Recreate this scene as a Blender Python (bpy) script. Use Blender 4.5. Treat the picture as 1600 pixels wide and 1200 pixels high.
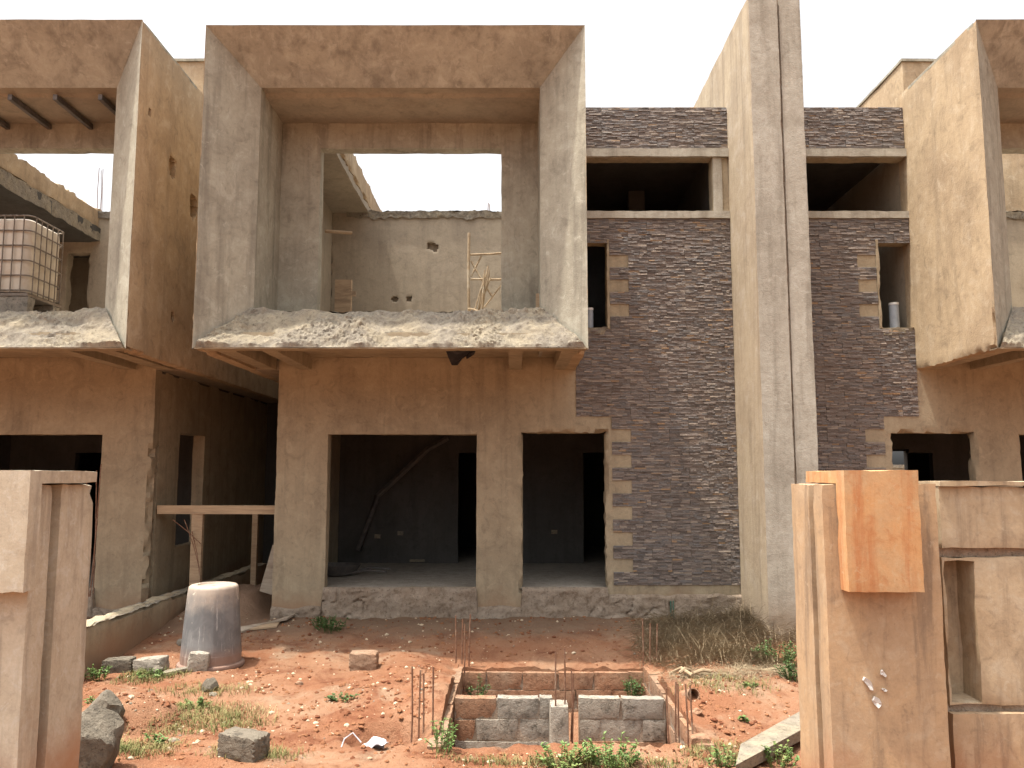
import bpy, bmesh, math, random
from mathutils import Vector, noise, Matrix
random.seed(7)
R = math.radians
for o in list(bpy.data.objects): bpy.data.objects.remove(o)
S = bpy.context.scene
C = S.collection
# ------------------------------------------------------------------ camera
F = 1300.0; PITCH = R(6.36); HC = 2.13
cam = bpy.data.cameras.new('camera'); co = bpy.data.objects.new('camera', cam); C.objects.link(co)
co.location = (0, 0, HC); co.rotation_euler = (R(90)+PITCH, 0, 0)
cam.sensor_fit = 'HORIZONTAL'; cam.sensor_width = 36; cam.lens = F/1600*36
cam.clip_start = .05; cam.clip_end = 3000
S.camera = co
# ------------------------------------------------------------------ light
SUN = Vector((.30, .088, -1)).normalized()
w = bpy.data.worlds.new('World'); S.world = w; w.use_nodes = True
nt = w.node_tree; nt.nodes.clear()
sky = nt.nodes.new('ShaderNodeTexSky'); sky.sky_type = 'NISHITA'; sky.sun_disc = False
sky.sun_elevation = math.asin(-SUN.z); sky.sun_rotation = math.atan2(-SUN.x, -SUN.y)
sky.air_density = 1.0; sky.dust_density = 7.0; sky.ozone_density = 1.0
hs = nt.nodes.new('ShaderNodeHueSaturation'); hs.inputs['Saturation'].default_value = .12; hs.inputs['Value'].default_value = 1.1
bg = nt.nodes.new('ShaderNodeBackground'); bg.inputs['Strength'].default_value = .15
wo = nt.nodes.new('ShaderNodeOutputWorld')
nt.links.new(sky.outputs[0], hs.inputs['Color']); nt.links.new(hs.outputs[0], bg.inputs['Color']); nt.links.new(bg.outputs[0], wo.inputs['Surface'])
sl = bpy.data.lights.new('sun', 'SUN'); sl.energy = 3.0; sl.angle = R(1.2); sl.color = (1, .93, .82)
so = bpy.data.objects.new('sun', sl); C.objects.link(so); so.location = (-5, -5, 30)
so.rotation_euler = SUN.to_track_quat('-Z', 'Y').to_euler()
S.view_settings.view_transform = 'Standard'; S.view_settings.look = 'None'
S.view_settings.exposure = 1.2; S.view_settings.gamma = 1
S.render.engine = 'CYCLES'
S.cycles.max_bounces = 5; S.cycles.diffuse_bounces = 4; S.cycles.glossy_bounces = 1
S.render.resolution_x = 1024; S.render.resolution_y = 768

# ------------------------------------------------------------------ helpers
SP, CP = math.sin(PITCH), math.cos(PITCH)
def P(px, py, D):                       # a point of the photograph at the real depth D
    u = (px-800)/F; v = (600-py)/F; k = D/(CP - v*SP)
    return Vector((u*k, D, HC + (SP+v*CP)*k))
def X(px, py, D): return P(px, py, D).x
def Z(py, D): return P(800, py, D).z
def G(px, py, z=-.1):                   # a point of the photograph on the ground at height z
    u = (px-800)/F; v = (600-py)/F; s = (SP+v*CP)/(CP-v*SP); D = (z-HC)/s
    return Vector((u*D/(CP-v*SP), D, z))
def fbm(p, o=4, r=.55, s=1.0):
    a = 1; t = 0; q = Vector(p)*s
    for i in range(o): t += a*noise.noise(q); q = q*2.03+Vector((3.1, 7.7, 1.3)); a *= r
    return t
def sm(a, b, x):
    t = max(0, min(1, (x-a)/(b-a))); return t*t*(3-2*t)
def tag(o, label, cat, group=None):
    o['label'] = label; o['category'] = cat
    if group: o['group'] = group
    return o
def empty(name, loc, label, cat, group=None, rz=0):
    o = bpy.data.objects.new(name, None); C.objects.link(o); o.location = loc; o.rotation_euler = (0, 0, rz)
    o.empty_display_size = .1
    return tag(o, label, cat, group)
def mesh(name, vs, fs, smooth=True, ang=32):
    m = bpy.data.meshes.new(name); m.from_pydata([tuple(v) for v in vs], [], fs); m.update()
    if smooth:
        m.shade_smooth(); m.set_sharp_from_angle(angle=R(ang))
    return m
def obj(name, m, mat, parent=None, world=True):
    o = bpy.data.objects.new(name, m); C.objects.link(o)
    if mat is not None and len(m.materials) == 0: m.materials.append(mat)
    if parent is not None:
        o.parent = parent
        if world: # vertices are given in world space: undo the parent's own transform
            q = parent; M = Matrix.Identity(4)
            while q is not None:
                M = q.matrix_basis @ M; q = q.parent
            o.matrix_basis = M.inverted()
    return o
class MB:
    def __init__(s): s.v = []; s.f = []
    def add(s, vs, fs):
        b = len(s.v); s.v += [Vector(v) for v in vs]; s.f += [tuple(b+i for i in f) for f in fs]; return s
    def box(s, a, b, M=None, jit=0):
        vs = [Vector((x, y, z)) for z in (a[2], b[2]) for y in (a[1], b[1]) for x in (a[0], b[0])]
        if jit: vs = [v+Vector((random.uniform(-jit, jit) for _ in range(3))) for v in vs]
        if M is not None: vs = [M @ v for v in vs]
        return s.add(vs, [(0,2,3,1),(4,5,7,6),(0,1,5,4),(2,6,7,3),(0,4,6,2),(1,3,7,5)])
    def tube(s, pts, r, n=8, r2=None):
        pts = [Vector(p) for p in pts]; L = len(pts); b = len(s.v)
        for i, p in enumerate(pts):
            d = (pts[min(i+1, L-1)]-pts[max(i-1, 0)]).normalized()
            up = Vector((0, 0, 1)) if abs(d.z) < .9 else Vector((0, 1, 0))
            e1 = d.cross(up).normalized(); e2 = d.cross(e1)
            rr = r if r2 is None else r+(r2-r)*i/max(1, L-1)
            for k in range(n):
                a = 2*math.pi*k/n; s.v.append(p+e1*math.cos(a)*rr+e2*math.sin(a)*rr)
        for i in range(L-1):
            for k in range(n):
                s.f.append((b+i*n+k, b+i*n+(k+1)%n, b+(i+1)*n+(k+1)%n, b+(i+1)*n+k))
        s.f.append(tuple(b+k for k in range(n))); s.f.append(tuple(b+(L-1)*n+k for k in reversed(range(n))))
        return s
    def lathe(s, prof, n=40, c=(0,0,0), fn=None):
        b = len(s.v); c = Vector(c)
        for (r, z) in prof:
            for k in range(n):
                a = 2*math.pi*k/n; rr = r if fn is None else fn(r, z, k, n)
                s.v.append(c+Vector((rr*math.cos(a), rr*math.sin(a), z)))
        for i in range(len(prof)-1):
            for k in range(n):
                s.f.append((b+i*n+k, b+i*n+(k+1)%n, b+(i+1)*n+(k+1)%n, b+(i+1)*n+k))
        return s
    def patch(s, p00, p10, p11, p01, nu, nv, fn=None):
        b = len(s.v); p00, p10, p11, p01 = map(Vector, (p00, p10, p11, p01))
        for j in range(nv+1):
            for i in range(nu+1):
                u = i/nu; v = j/nv
                p = (p00*(1-u)+p10*u)*(1-v)+(p01*(1-u)+p11*u)*v
                s.v.append(fn(p, u, v) if fn else p)
        for j in range(nv):
            for i in range(nu):
                k = b+j*(nu+1)+i; s.f.append((k, k+1, k+nu+2, k+nu+1))
        return s
    def m(s, name, smooth=True, ang=32): return mesh(name, s.v, s.f, smooth, ang)
def coords(br, step):
    br = sorted(set(round(b, 4) for b in br)); out = [br[0]]
    for a, b in zip(br, br[1:]):
        n = max(1, round((b-a)/step)); out += [a+(b-a)*i/n for i in range(1, n+1)]
    return out
def cells(name, xs, ys, zs, solid, wav=.004, chip=.012, ang=32):
    """mesh of the outside of a block of solid cells: wavy faces, chipped edges. chip may be a function of the point."""
    nx, ny, nz = len(xs)-1, len(ys)-1, len(zs)-1
    if solid is None: sol = None
    else:
        sol = [[[bool(solid((xs[i]+xs[i+1])/2, (ys[j]+ys[j+1])/2, (zs[k]+zs[k+1])/2)) for k in range(nz)] for j in range(ny)] for i in range(nx)]
    def is_s(i, j, k):
        if i < 0 or j < 0 or k < 0 or i >= nx or j >= ny or k >= nz: return False
        return True if sol is None else sol[i][j][k]
    idx = {}; vs = []; nor = []; fs = []
    def V(i, j, k, d):
        key = (i, j, k)
        if key not in idx:
            idx[key] = len(vs); vs.append(Vector((xs[i], ys[j], zs[k]))); nor.append(set())
        n = idx[key]; nor[n].add(d); return n
    rng = [(i, j, k) for i in range(nx) for j in range(ny) for k in range(nz)] if sol is not None or True else []
    D6 = [((-1,0,0), lambda i,j,k: [(i,j,k),(i,j,k+1),(i,j+1,k+1),(i,j+1,k)]),
          ((1,0,0), lambda i,j,k: [(i+1,j,k),(i+1,j+1,k),(i+1,j+1,k+1),(i+1,j,k+1)]),
          ((0,-1,0), lambda i,j,k: [(i,j,k),(i+1,j,k),(i+1,j,k+1),(i,j,k+1)]),
          ((0,1,0), lambda i,j,k: [(i,j+1,k),(i,j+1,k+1),(i+1,j+1,k+1),(i+1,j+1,k)]),
          ((0,0,-1), lambda i,j,k: [(i,j,k),(i,j+1,k),(i+1,j+1,k),(i+1,j,k)]),
          ((0,0,1), lambda i,j,k: [(i,j,k+1),(i+1,j,k+1),(i+1,j+1,k+1),(i,j+1,k+1)])]
    for (i, j, k) in rng:
        if not is_s(i, j, k): continue
        for d, q in D6:
            if is_s(i+d[0], j+d[1], k+d[2]): continue
            fs.append(tuple(V(*c, d) for c in q(i, j, k)))
    out = []
    for v, ns in zip(vs, nor):
        a = Vector((0, 0, 0))
        for d in ns: a += Vector(d)
        p = v.copy()
        for d in ns: p += Vector(d)*(wav*fbm(v*1.7+Vector(d)*9, 3))
        if len(ns) >= 2:
            c = chip(v) if callable(chip) else chip
            if c:
                e = max(0, noise.noise(v*2.3)+.15)*1.2*c + max(0, noise.noise(v*9))*c + c*.15*random.random()
                p -= a*e
                p += Vector((random.uniform(-1,1), random.uniform(-1,1), random.uniform(-1,1)))*c*.25
        out.append(p)
    return mesh(name, out, fs, True, ang)
def inbox(x, z, h): return h[0] < x < h[1] and h[2] < z < h[3]

# ------------------------------------------------------------------ materials
class NT:
    def __init__(s, name):
        s.mat = bpy.data.materials.new(name); s.mat.use_nodes = True; s.t = s.mat.node_tree; s.t.nodes.clear()
        s.out = s.n('ShaderNodeOutputMaterial'); s.b = s.n('ShaderNodeBsdfPrincipled'); s.l(s.b.outputs[0], s.out.inputs['Surface'])
        s.pos = s.n('ShaderNodeNewGeometry').outputs['Position']
    def n(s, k): return s.t.nodes.new(k)
    def l(s, a, b): s.t.links.new(a, b)
    def val(s, sock, v):
        if hasattr(v, 'is_linked') or isinstance(v, bpy.types.NodeSocket): s.l(v, sock)
        else: sock.default_value = v
    def mapping(s, sc, vec=None, loc=(0,0,0)):
        m = s.n('ShaderNodeMapping'); m.inputs['Scale'].default_value = sc; m.inputs['Location'].default_value = loc
        s.l(vec or s.pos, m.inputs['Vector']); return m.outputs[0]
    def noise(s, scale, detail=5, rough=.6, dist=0, vec=None):
        m = s.n('ShaderNodeTexNoise'); m.inputs['Scale'].default_value = scale; m.inputs['Detail'].default_value = detail
        m.inputs['Roughness'].default_value = rough; m.inputs['Distortion'].default_value = dist
        s.l(vec or s.pos, m.inputs['Vector']); return m.outputs[0]
    def voro(s, scale, feat='F1', vec=None, out='Distance'):
        m = s.n('ShaderNodeTexVoronoi'); m.inputs['Scale'].default_value = scale; m.feature = feat
        s.l(vec or s.pos, m.inputs['Vector']); return m.outputs[out]
    def ramp(s, f, a, b, lo=0, hi=1):
        m = s.n('ShaderNodeMapRange'); m.interpolation_type = 'SMOOTHSTEP'
        m.inputs['From Min'].default_value = a; m.inputs['From Max'].default_value = b
        m.inputs['To Min'].default_value = lo; m.inputs['To Max'].default_value = hi
        s.l(f, m.inputs['Value']); return m.outputs[0]
    def math(s, op, a, b=0):
        m = s.n('ShaderNodeMath'); m.operation = op; s.val(m.inputs[0], a); s.val(m.inputs[1], b); return m.outputs[0]
    def mix(s, f, a, b, mode='MIX'):
        m = s.n('ShaderNodeMix'); m.data_type = 'RGBA'; m.blend_type = mode
        s.val(m.inputs[0], f)
        for k, c in ((6, a), (7, b)):
            if isinstance(c, tuple): m.inputs[k].default_value = (*c, 1)
            else: s.l(c, m.inputs[k])
        return m.outputs[2]
    def sep(s, i, vec=None):
        m = s.n('ShaderNodeSeparateXYZ'); s.l(vec or s.pos, m.inputs[0]); return m.outputs[i]
    def bump(s, h, st, d=.02):
        m = s.n('ShaderNodeBump'); m.inputs['Strength'].default_value = st; m.inputs['Distance'].default_value = d
        s.l(h, m.inputs['Height']); s.l(m.outputs[0], s.b.inputs['Normal'])
    def done(s, col, rough=.9, spec=.25):
        s.val(s.b.inputs['Base Color'], (*col, 1) if isinstance(col, tuple) else col)
        s.val(s.b.inputs['Roughness'], rough); s.b.inputs['Specular IOR Level'].default_value = spec
        return s.mat
def plaster(name, c1, c2, dark, streak=.35, blot=.5, splash=None, sz=.5, bump=.25, light=None, off=0, sc=1):
    t = NT(name); v = t.mapping((sc,sc,sc), loc=(off, off*.7, off*.3))
    big = t.noise(.9, 5, .62, .4, v)
    c = t.mix(t.ramp(big, .36, .64), c1, c2)
    med = t.noise(2.9, 6, .7, .7, v)
    if light: c = t.mix(t.ramp(med, .5, .34, 0, .45), c, light)
    c = t.mix(t.ramp(med, .52, .72, 0, blot*.85), c, dark)
    c = t.mix(t.ramp(t.noise(1.0, 5, .62, .2, t.mapping((5*sc, 5*sc, .45*sc), loc=(off,1,0))), .46, .72, 0, streak*1.25), c, dark)
    sm_ = t.noise(6.5*sc, 5, .7, .9, t.mapping((1,1,.8), loc=(off,8,3))); c = t.mix(t.ramp(sm_, .54, .7, 0, blot*.8), c, dark)
    if light: c = t.mix(t.ramp(sm_, .44, .3, 0, .5), c, light)
    fine = t.noise(19*sc, 4, .72, .3)
    c = t.mix(t.ramp(fine, .62, .74, 0, .4), c, tuple(x*.5 for x in dark))
    c = t.mix(1, c, t.mix(fine, (.8,.8,.8), (1.2,1.2,1.2)), 'MULTIPLY')
    if splash:
        z = t.math('ADD', t.sep(2), t.math('MULTIPLY', big, -.9)); c = t.mix(t.ramp(z, -.45, sz-.45, .85, 0), c, splash)
    t.bump(t.math('ADD', t.noise(6, 3, .65), t.math('MULTIPLY', t.noise(60, 2, .6), .5)), bump, .03)
    return t.done(c, .92, .2)
RED = (.30, .105, .045)
M = {}
M['wall'] = plaster('plaster_tan', (0.359,0.297,0.203), (0.302,0.246,0.168), (0.171,0.140,0.099), .35, .5, (0.285,0.178,0.109), .45, light=(0.422,0.357,0.248))
M['wall_in'] = plaster('plaster_raw_cement', (0.342,0.287,0.213), (0.286,0.238,0.179), (0.178,0.147,0.109), .3, .5, off=5)
M['room'] = plaster('plaster_room_shade', (0.095,0.090,0.082), (0.076,0.072,0.065), (0.048,0.044,0.039), .3, .5, off=8)  # interior shade put into the colour: plaster much darker than the other walls
M['box'] = plaster('plaster_grey_weathered', (0.365,0.341,0.267), (0.305,0.282,0.222), (0.152,0.134,0.105), .5, .5, light=(0.463,0.444,0.365), off=2)
M['side'] = plaster('plaster_warm', (0.435,0.328,0.207), (0.360,0.266,0.168), (0.194,0.144,0.094), .3, .6, light=(0.514,0.419,0.302), off=11)
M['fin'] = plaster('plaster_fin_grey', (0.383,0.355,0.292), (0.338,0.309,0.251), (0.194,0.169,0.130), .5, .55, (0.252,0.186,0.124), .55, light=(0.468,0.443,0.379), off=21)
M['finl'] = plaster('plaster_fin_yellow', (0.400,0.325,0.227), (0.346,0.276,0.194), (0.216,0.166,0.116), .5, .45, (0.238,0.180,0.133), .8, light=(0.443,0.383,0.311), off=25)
M['post'] = plaster('plaster_gatepost', (0.418,0.281,0.162), (0.363,0.253,0.157), (0.198,0.141,0.095), .6, .5, (0.330,0.127,0.054), .55, light=(0.451,0.352,0.243), off=31, sc=2.2, bump=.07)
M['post_l'] = plaster('plaster_gatepost_pale', (0.492,0.422,0.317), (0.443,0.370,0.269), (0.246,0.200,0.154), .5, .4, (0.393,0.185,0.090), .75, light=(0.553,0.515,0.435), off=35, sc=2.2, bump=.07)
M['fence'] = plaster('plaster_fence', (.42,.325,.215), (.36,.265,.165), (.19,.14,.095), .55, .5, (.34,.14,.06), .7, light=(.46,.39,.29), off=45, sc=2.2, bump=.07)
M['cap'] = plaster('plaster_cap_orange', (0.491,0.270,0.121), (0.439,0.275,0.145), (0.376,0.143,0.054), .7, .5, light=(0.470,0.347,0.208), off=41, sc=2.2, bump=.06)
def rough_concrete(name, a, b, d, bump=.7):
    t = NT(name)
    c = t.mix(t.ramp(t.noise(1.6, 5, .65, .4), .38, .62), a, b)
    n = t.noise(8, 6, .75, .3)
    c = t.mix(t.ramp(n, .48, .68, 0, .8), c, d)
    c = t.mix(t.ramp(t.noise(26, 4, .7, .3), .55, .7, 0, .75), c, tuple(x*.5 for x in d))
    c = t.mix(t.ramp(n, .46, .34, 0, .6), c, tuple(min(.6, x*1.35) for x in b))
    t.bump(t.math('ADD', t.noise(14, 5, .75, .5), t.math('MULTIPLY', t.noise(70, 2), .3)), bump, .05)
    return t.done(c, .96, .15)
M['broken'] = rough_concrete('broken_concrete', (0.217,0.189,0.150), (0.256,0.217,0.156), (0.119,0.101,0.081), .5)
M['plinth'] = rough_concrete('rough_plinth', (.27,.21,.155), (.30,.245,.19), (.16,.115,.08), .5)
M['block'] = rough_concrete('sandcrete_block', (.33,.29,.235), (.27,.24,.20), (.10,.088,.07), .5)
M['block_red'] = rough_concrete('sandcrete_block_muddy', (.31,.17,.10), (.27,.18,.12), (.15,.08,.05), .5)
M['rock'] = rough_concrete('grey_rock', (.185,.157,.12), (.14,.12,.092), (.07,.06,.048), .6)
M['screed'] = rough_concrete('floor_screed', (.42,.37,.31), (.36,.32,.265), (.25,.22,.18), .25)
def soil():
    t = NT('laterite_soil')
    c = t.mix(t.ramp(t.noise(.75, 6, .65, .5), .36, .62), (.215,.096,.051), (.25,.136,.08))
    c = t.mix(t.ramp(t.noise(2.2, 8, .7, .6), .47, .68, 0, .9), c, (.135,.050,.026))
    c = t.mix(t.ramp(t.noise(1.1, 7, .7, .4, t.mapping((1,1,1), loc=(7,3,1))), .53, .68, 0, .75), c, (.27,.185,.122))
    c = t.mix(t.ramp(t.noise(45, 4, .75), .6, .72, 0, .55), c, (.34,.24,.165))
    c = t.mix(t.ramp(t.noise(30, 5, .75, 0, t.mapping((1,1,1), loc=(1,9,3))), .58, .7, 0, .6), c, (.12,.042,.02))
    y = t.math('ADD', t.sep(1), t.math('MULTIPLY', t.noise(1.3, 6, .7), 1.8))
    c = t.mix(t.ramp(y, 12.3, 13.3, 0, .75), c, (.185,.13,.09))
    h = t.math('ADD', t.noise(10, 6, .75), t.math('MULTIPLY', t.noise(60, 2), .35))
    t.bump(h, .7, .05)
    return t.done(c, .97, .1)
M['soil'] = soil()
def clod():
    t = NT('soil_clods'); r = t.n('ShaderNodeNewGeometry').outputs['Random Per Island']
    c = t.mix(t.ramp(r, 0, .75), (.135,.05,.026), (.25,.118,.06)); c = t.mix(t.ramp(r, .86, .9), c, (.5,.40,.28))
    t.bump(t.noise(40, 5, .7), .5, .02); return t.done(c, .97, .1)
M['clod'] = clod()
def stone():
    t = NT('split_face_tile'); r = t.n('ShaderNodeNewGeometry').outputs['Random Per Island']; oi = t.n('ShaderNodeObjectInfo').outputs['Random']
    f = t.math('FRACT', t.math('ADD', r, t.math('MULTIPLY', oi, 7.3)))
    c = t.mix(t.ramp(f, 0, .5), (.1,.083,.073), (.195,.158,.135)); c = t.mix(t.ramp(f, .5, .7), c, (.145,.134,.128)); c = t.mix(t.ramp(f, .76, .93), c, (.28,.23,.185)); c = t.mix(t.ramp(f, .965, .985), c, (.28,.18,.10))
    c = t.mix(t.ramp(t.noise(24, 4, .75, .4, t.mapping((.5,1,2))), .5, .72, 0, .7), c, (.31,.265,.23))
    c = t.mix(t.ramp(t.noise(.9, 4, .6), .5, .68, 0, .35), c, (.18,.14,.11))
    t.bump(t.noise(38, 4, .75, .3, t.mapping((.4,1,1.6))), .7, .02)
    return t.done(c, .7, .35)
M['stone'] = stone()
def simple(name, a, b, scale=8, rough=.8, spec=.3, bump=.2, metal=0, sc=(1,1,1), d=None):
    t = NT(name); c = t.mix(t.ramp(t.noise(scale, 7, .68, .3, t.mapping(sc)), .36, .64), a, b)
    if d: c = t.mix(t.ramp(t.noise(scale*.35, 6, .65, .5, t.mapping(sc, loc=(3,3,3))), .5, .66, 0, .8), c, d)
    t.bump(t.noise(scale*5, 5, .65, 0, t.mapping(sc)), bump, .01); t.b.inputs['Metallic'].default_value = metal
    return t.done(c, rough, spec)
M['rust'] = simple('rusty_steel', (.16,.075,.045), (.24,.135,.085), 20, .8, .3, .5, .25, d=(.33,.24,.17))
M['darksteel'] = simple('dark_purlin_steel', (.10,.095,.09), (.16,.14,.125), 8, .6, .4, .1, .4)
M['wood'] = simple('weathered_board', (.42,.31,.20), (.33,.235,.15), 5, .85, .2, .4, sc=(1,1,6), d=(.24,.17,.11))
M['woodh'] = simple('weathered_plank', (.45,.33,.21), (.36,.26,.165), 5, .85, .2, .4, sc=(.5,6,6), d=(.24,.17,.11))
M['woodgrey'] = simple('grey_old_board', (.40,.335,.26), (.32,.265,.205), 5, .88, .2, .4, sc=(1,6,6), d=(.22,.17,.125))
M['bamboo'] = simple('scaffold_pole', (.36,.27,.17), (.27,.2,.125), 7, .8, .25, .3, d=(.45,.38,.28))
M['pvc'] = simple('grey_pvc', (.22,.25,.28), (.27,.3,.33), 6, .45, .45, .05)
M['pvcw'] = simple('pale_pvc_rim', (.6,.6,.58), (.5,.5,.48), 6, .5, .4, .05)
M['tank'] = simple('tank_plastic', (.66,.60,.50), (.58,.51,.41), 2.5, .45, .4, .05, d=(.52,.40,.27))
M['cage'] = simple('tank_cage_steel', (.26,.22,.18), (.19,.155,.125), 12, .6, .4, .2, .5)
M['leaf'] = simple('weed_leaf', (.085,.15,.035), (.13,.20,.055), 9, .6, .3, .1, d=(.17,.20,.06))
M['leafd'] = simple('dark_weed_leaf', (.045,.095,.025), (.075,.13,.035), 9, .6, .3, .1)
M['straw'] = simple('dry_straw', (.30,.235,.145), (.19,.14,.085), 6, .85, .2, .1, d=(.13,.095,.06))
M['grass'] = simple('thin_grass', (.24,.20,.085), (.13,.15,.05), 2.2, .8, .2, .1, d=(.42,.33,.18))
M['paper'] = simple('white_paper', (.6,.57,.53), (.5,.47,.43), 8, .8, .2, .2)
M['tarp'] = simple('dark_plastic', (.03,.032,.04), (.05,.05,.06), 6, .6, .4, .3)
M['white'] = simple('white_cloth', (.5,.5,.52), (.42,.42,.45), 12, .8, .2, .2)
M['green_pipe'] = simple('green_conduit', (.04,.11,.08), (.07,.14,.10), 8, .5, .4, .1)
def drum_mat():
    t = NT('drum_plastic')
    c = t.mix(t.ramp(t.noise(3.5, 6, .65, .5), .38, .62), (.125,.122,.12), (.185,.178,.172))
    z = t.math('ADD', t.sep(2), t.math('MULTIPLY', t.noise(4, 6, .7), .55))
    c = t.mix(t.ramp(z, .72, 1.12, 0, .95), c, (.43,.35,.275))
    s = t.ramp(t.noise(1, 6, .7, .3, t.mapping((22, 22, 1.1))), .56, .68, 0, .7); c = t.mix(s, c, (.45,.43,.40))
    p = t.math('MULTIPLY', t.ramp(t.noise(9, 6, .7, .8), .60, .66), t.ramp(t.noise(2.0, 2, .5, 0, t.mapping((1,1,1), loc=(.3,0,.1))), .5, .6)); c = t.mix(p, c, (.7,.66,.52))
    c = t.mix(t.ramp(t.sep(2), -.12, .12, .5, 0), c, (.33,.16,.09))
    t.bump(t.noise(40, 5, .6), .1, .01)
    return t.done(c, .55, .35)
M['drum'] = drum_mat()

# ------------------------------------------------------------------ setting: ground
PX0, PX1, PY0, PY1 = -.62, 1.65, 7.85, 10.88
mound = G(195, 1105, -.12); dig = G(600, 1150, -.25)
def gz(x, y, fine=True):
    z = -.19*sm(12.8, 10.4, y)-.09*sm(10.4, 7.0, y)
    d = math.hypot((x-mound.x)/.62, (y-mound.y)/.42); z += .27*max(0, 1-d*d)**1.2 if d < 1 else 0
    d = math.hypot((x-dig.x)/.42, (y-dig.y-.12)/.36); z -= .22*sm(1.1, .45, d)
    if -8 < x < 8 and 4 < y < 14:
        z += .05*fbm((x*.9, y*.9, 0), 3)
        # spoil banked behind and right of the pit
        z -= .13*sm(12.0, 11.0, y)*sm(9.6, 10.4, y)*sm(-1.3, -.5, x)*sm(2.5, 1.9, x)
        z += .10*sm(1.6, 2.2, x)*sm(3.6, 2.4, x)*sm(8.2, 9.2, y)*sm(12, 10.4, y)
        z += .06*sm(-2.2, -1.0, x)*sm(-.4, -.9, x)*sm(8.2, 9, y)*sm(11.2, 10.2, y)
        z += .35*sm(12.2, 13.6, y)*sm(-3.75, -4.1, x)*sm(-5.1, -4.9, x)     # earth heaped in the alley
        e_ = max(PX0-x, x-PX1, PY0-y, y-PY1)           # soil spilling over the rim of the pit
        if 0 < e_ < .6 and 8.0 < y < PY1: z += (.035+.06*max(0, fbm((x*2.3, y*2.3, 8), 2)))*sm(.6, .12, e_)
        if fine:
            z += .022*fbm((x*4, y*4, 2), 4, .6)
            rr = sm(1.3, .2, max(abs(x-.5)-1.2, 0)+max(abs(y-9)-1.3, 0)*.8)
            z += .03*rr*fbm((x*9, y*9, 5), 3, .6)
    if PX0-.05 < x < PX1+.05 and PY0-.05 < y < PY1+.05: z = -.80+.03*fbm((x*3, y*3, 0), 3)
    return z
gx = coords([-900, -300, -100, -40, -15], 60)[:-1]+coords([-15, -7], 1)[:-1]+coords([-7, PX0-.06, PX0-.04, PX1+.04, PX1+.06, 5.2], .045)[:-1]+coords([5.2, 15], 1)[:-1]+coords([15, 40, 100, 300, 900], 60)
gy = coords([-300, -60, -10, 4.5], 10)[:-1]+coords([4.5, PY0-.06, PY0-.04, PY1+.04, PY1+.06, 13.3], .045)[:-1]+coords([13.3, 20], .5)[:-1]+coords([20, 60, 200, 1200], 40)
nv = len(gx); gv = [(x, y, gz(x, y)) for y in gy for x in gx]
gf = [(j*nv+i, j*nv+i+1, (j+1)*nv+i+1, (j+1)*nv+i) for j in range(len(gy)-1) for i in range(nv-1)]
g = obj('ground', mesh('ground', gv, gf, True, 60), M['soil']); g['kind'] = 'structure'; g['label'] = 'red laterite soil of the building plot'; 

# ------------------------------------------------------------------ houses
D1, D2, D3, DF, DB = 10.8, 11.4, 12.55, 13.0, 16.75
ZS = 3.80; ZI0, ZI1 = 4.41, 7.68; FL = .43
ZT = Z(168, DF); ZL0 = Z(247, DF); ZL1 = Z(234, DF); ZW0 = Z(331, DF); ZW1 = Z(342, DF)   # stone band, ledge, sill
TB = Z(914, DF)
print('ZT', ZT, ZL0, ZL1, ZW0, ZW1, TB)
# tile variants: split-face strips in relief
def tile_mesh(seed, W=.6, H=.2):
    r = random.Random(seed); b = MB(); n = 8
    zs = [H*(i+r.uniform(-.12, .12)*(0 < i < n))/n for i in range(n+1)]
    for i in range(n):
        x = 0
        while x < W-.001:
            L = r.uniform(.05, .19); 
            if W-x-L < .05: L = W-x
            d = r.uniform(.006, .021); e = r.uniform(-.004, .004); g_ = .0012
            x0, x1, z0, z1 = x+g_, x+L-g_, zs[i]+g_, zs[i+1]-g_
            v = [(x0, 0, z0), (x1, 0, z0), (x1, 0, z1), (x0, 0, z1), (x0, -d-e, z0), (x1, -d+e, z0), (x1, -d*.8+e, z1), (x0, -d*.8-e, z1)]
            b.add(v, [(4,5,6,7), (7,6,2,3), (0,1,5,4), (0,4,7,3), (5,1,2,6)]); x += L
    m = b.m('stone_tile', False); m.materials.append(M['stone']); return m
TILES = [tile_mesh(i) for i in range(9)]; HALF = [tile_mesh(50+i, .3) for i in range(6)]
def lay_tiles(house, x0, x1, z0, z1, skip, y, anchor, flip):
    """running bond of 0.6 x 0.2 m tiles from x0 to x1; skip(row, z) -> list of (xa, xb) where no tile is laid"""
    n = round((z1-z0)/.2); hh = (z1-z0)/n
    for r in range(n):
        za = z0+r*hh
        segs = [(x0, x1)]
        for (a, b) in skip(r, za+hh/2):
            ns = []
            for (p, q) in segs:
                if b <= p or a >= q: ns.append((p, q)); continue
                if a > p: ns.append((p, a))
                if b < q: ns.append((b, q))
            segs = ns
        for (p, q) in segs:
            ph = anchor+(.3 if r % 2 else 0); k = math.floor((p-ph)/.6); x = ph+k*.6
            while x < q-1e-4:
                a, b = max(x, p), min(x+.6, q)
                if b-a > .03:
                    wd = b-a
                    me = random.choice(HALF) if wd < .42 else random.choice(TILES)
                    o = obj('stone_tile', me, None, house, False)
                    o.location = Vector((a+.0015, y-random.uniform(0, .003), za))-house.location
                    o.scale = ((wd-.003)/(.3 if wd < .42 else .6), 1, (hh-.002)/.2)
                x += .6
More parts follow.
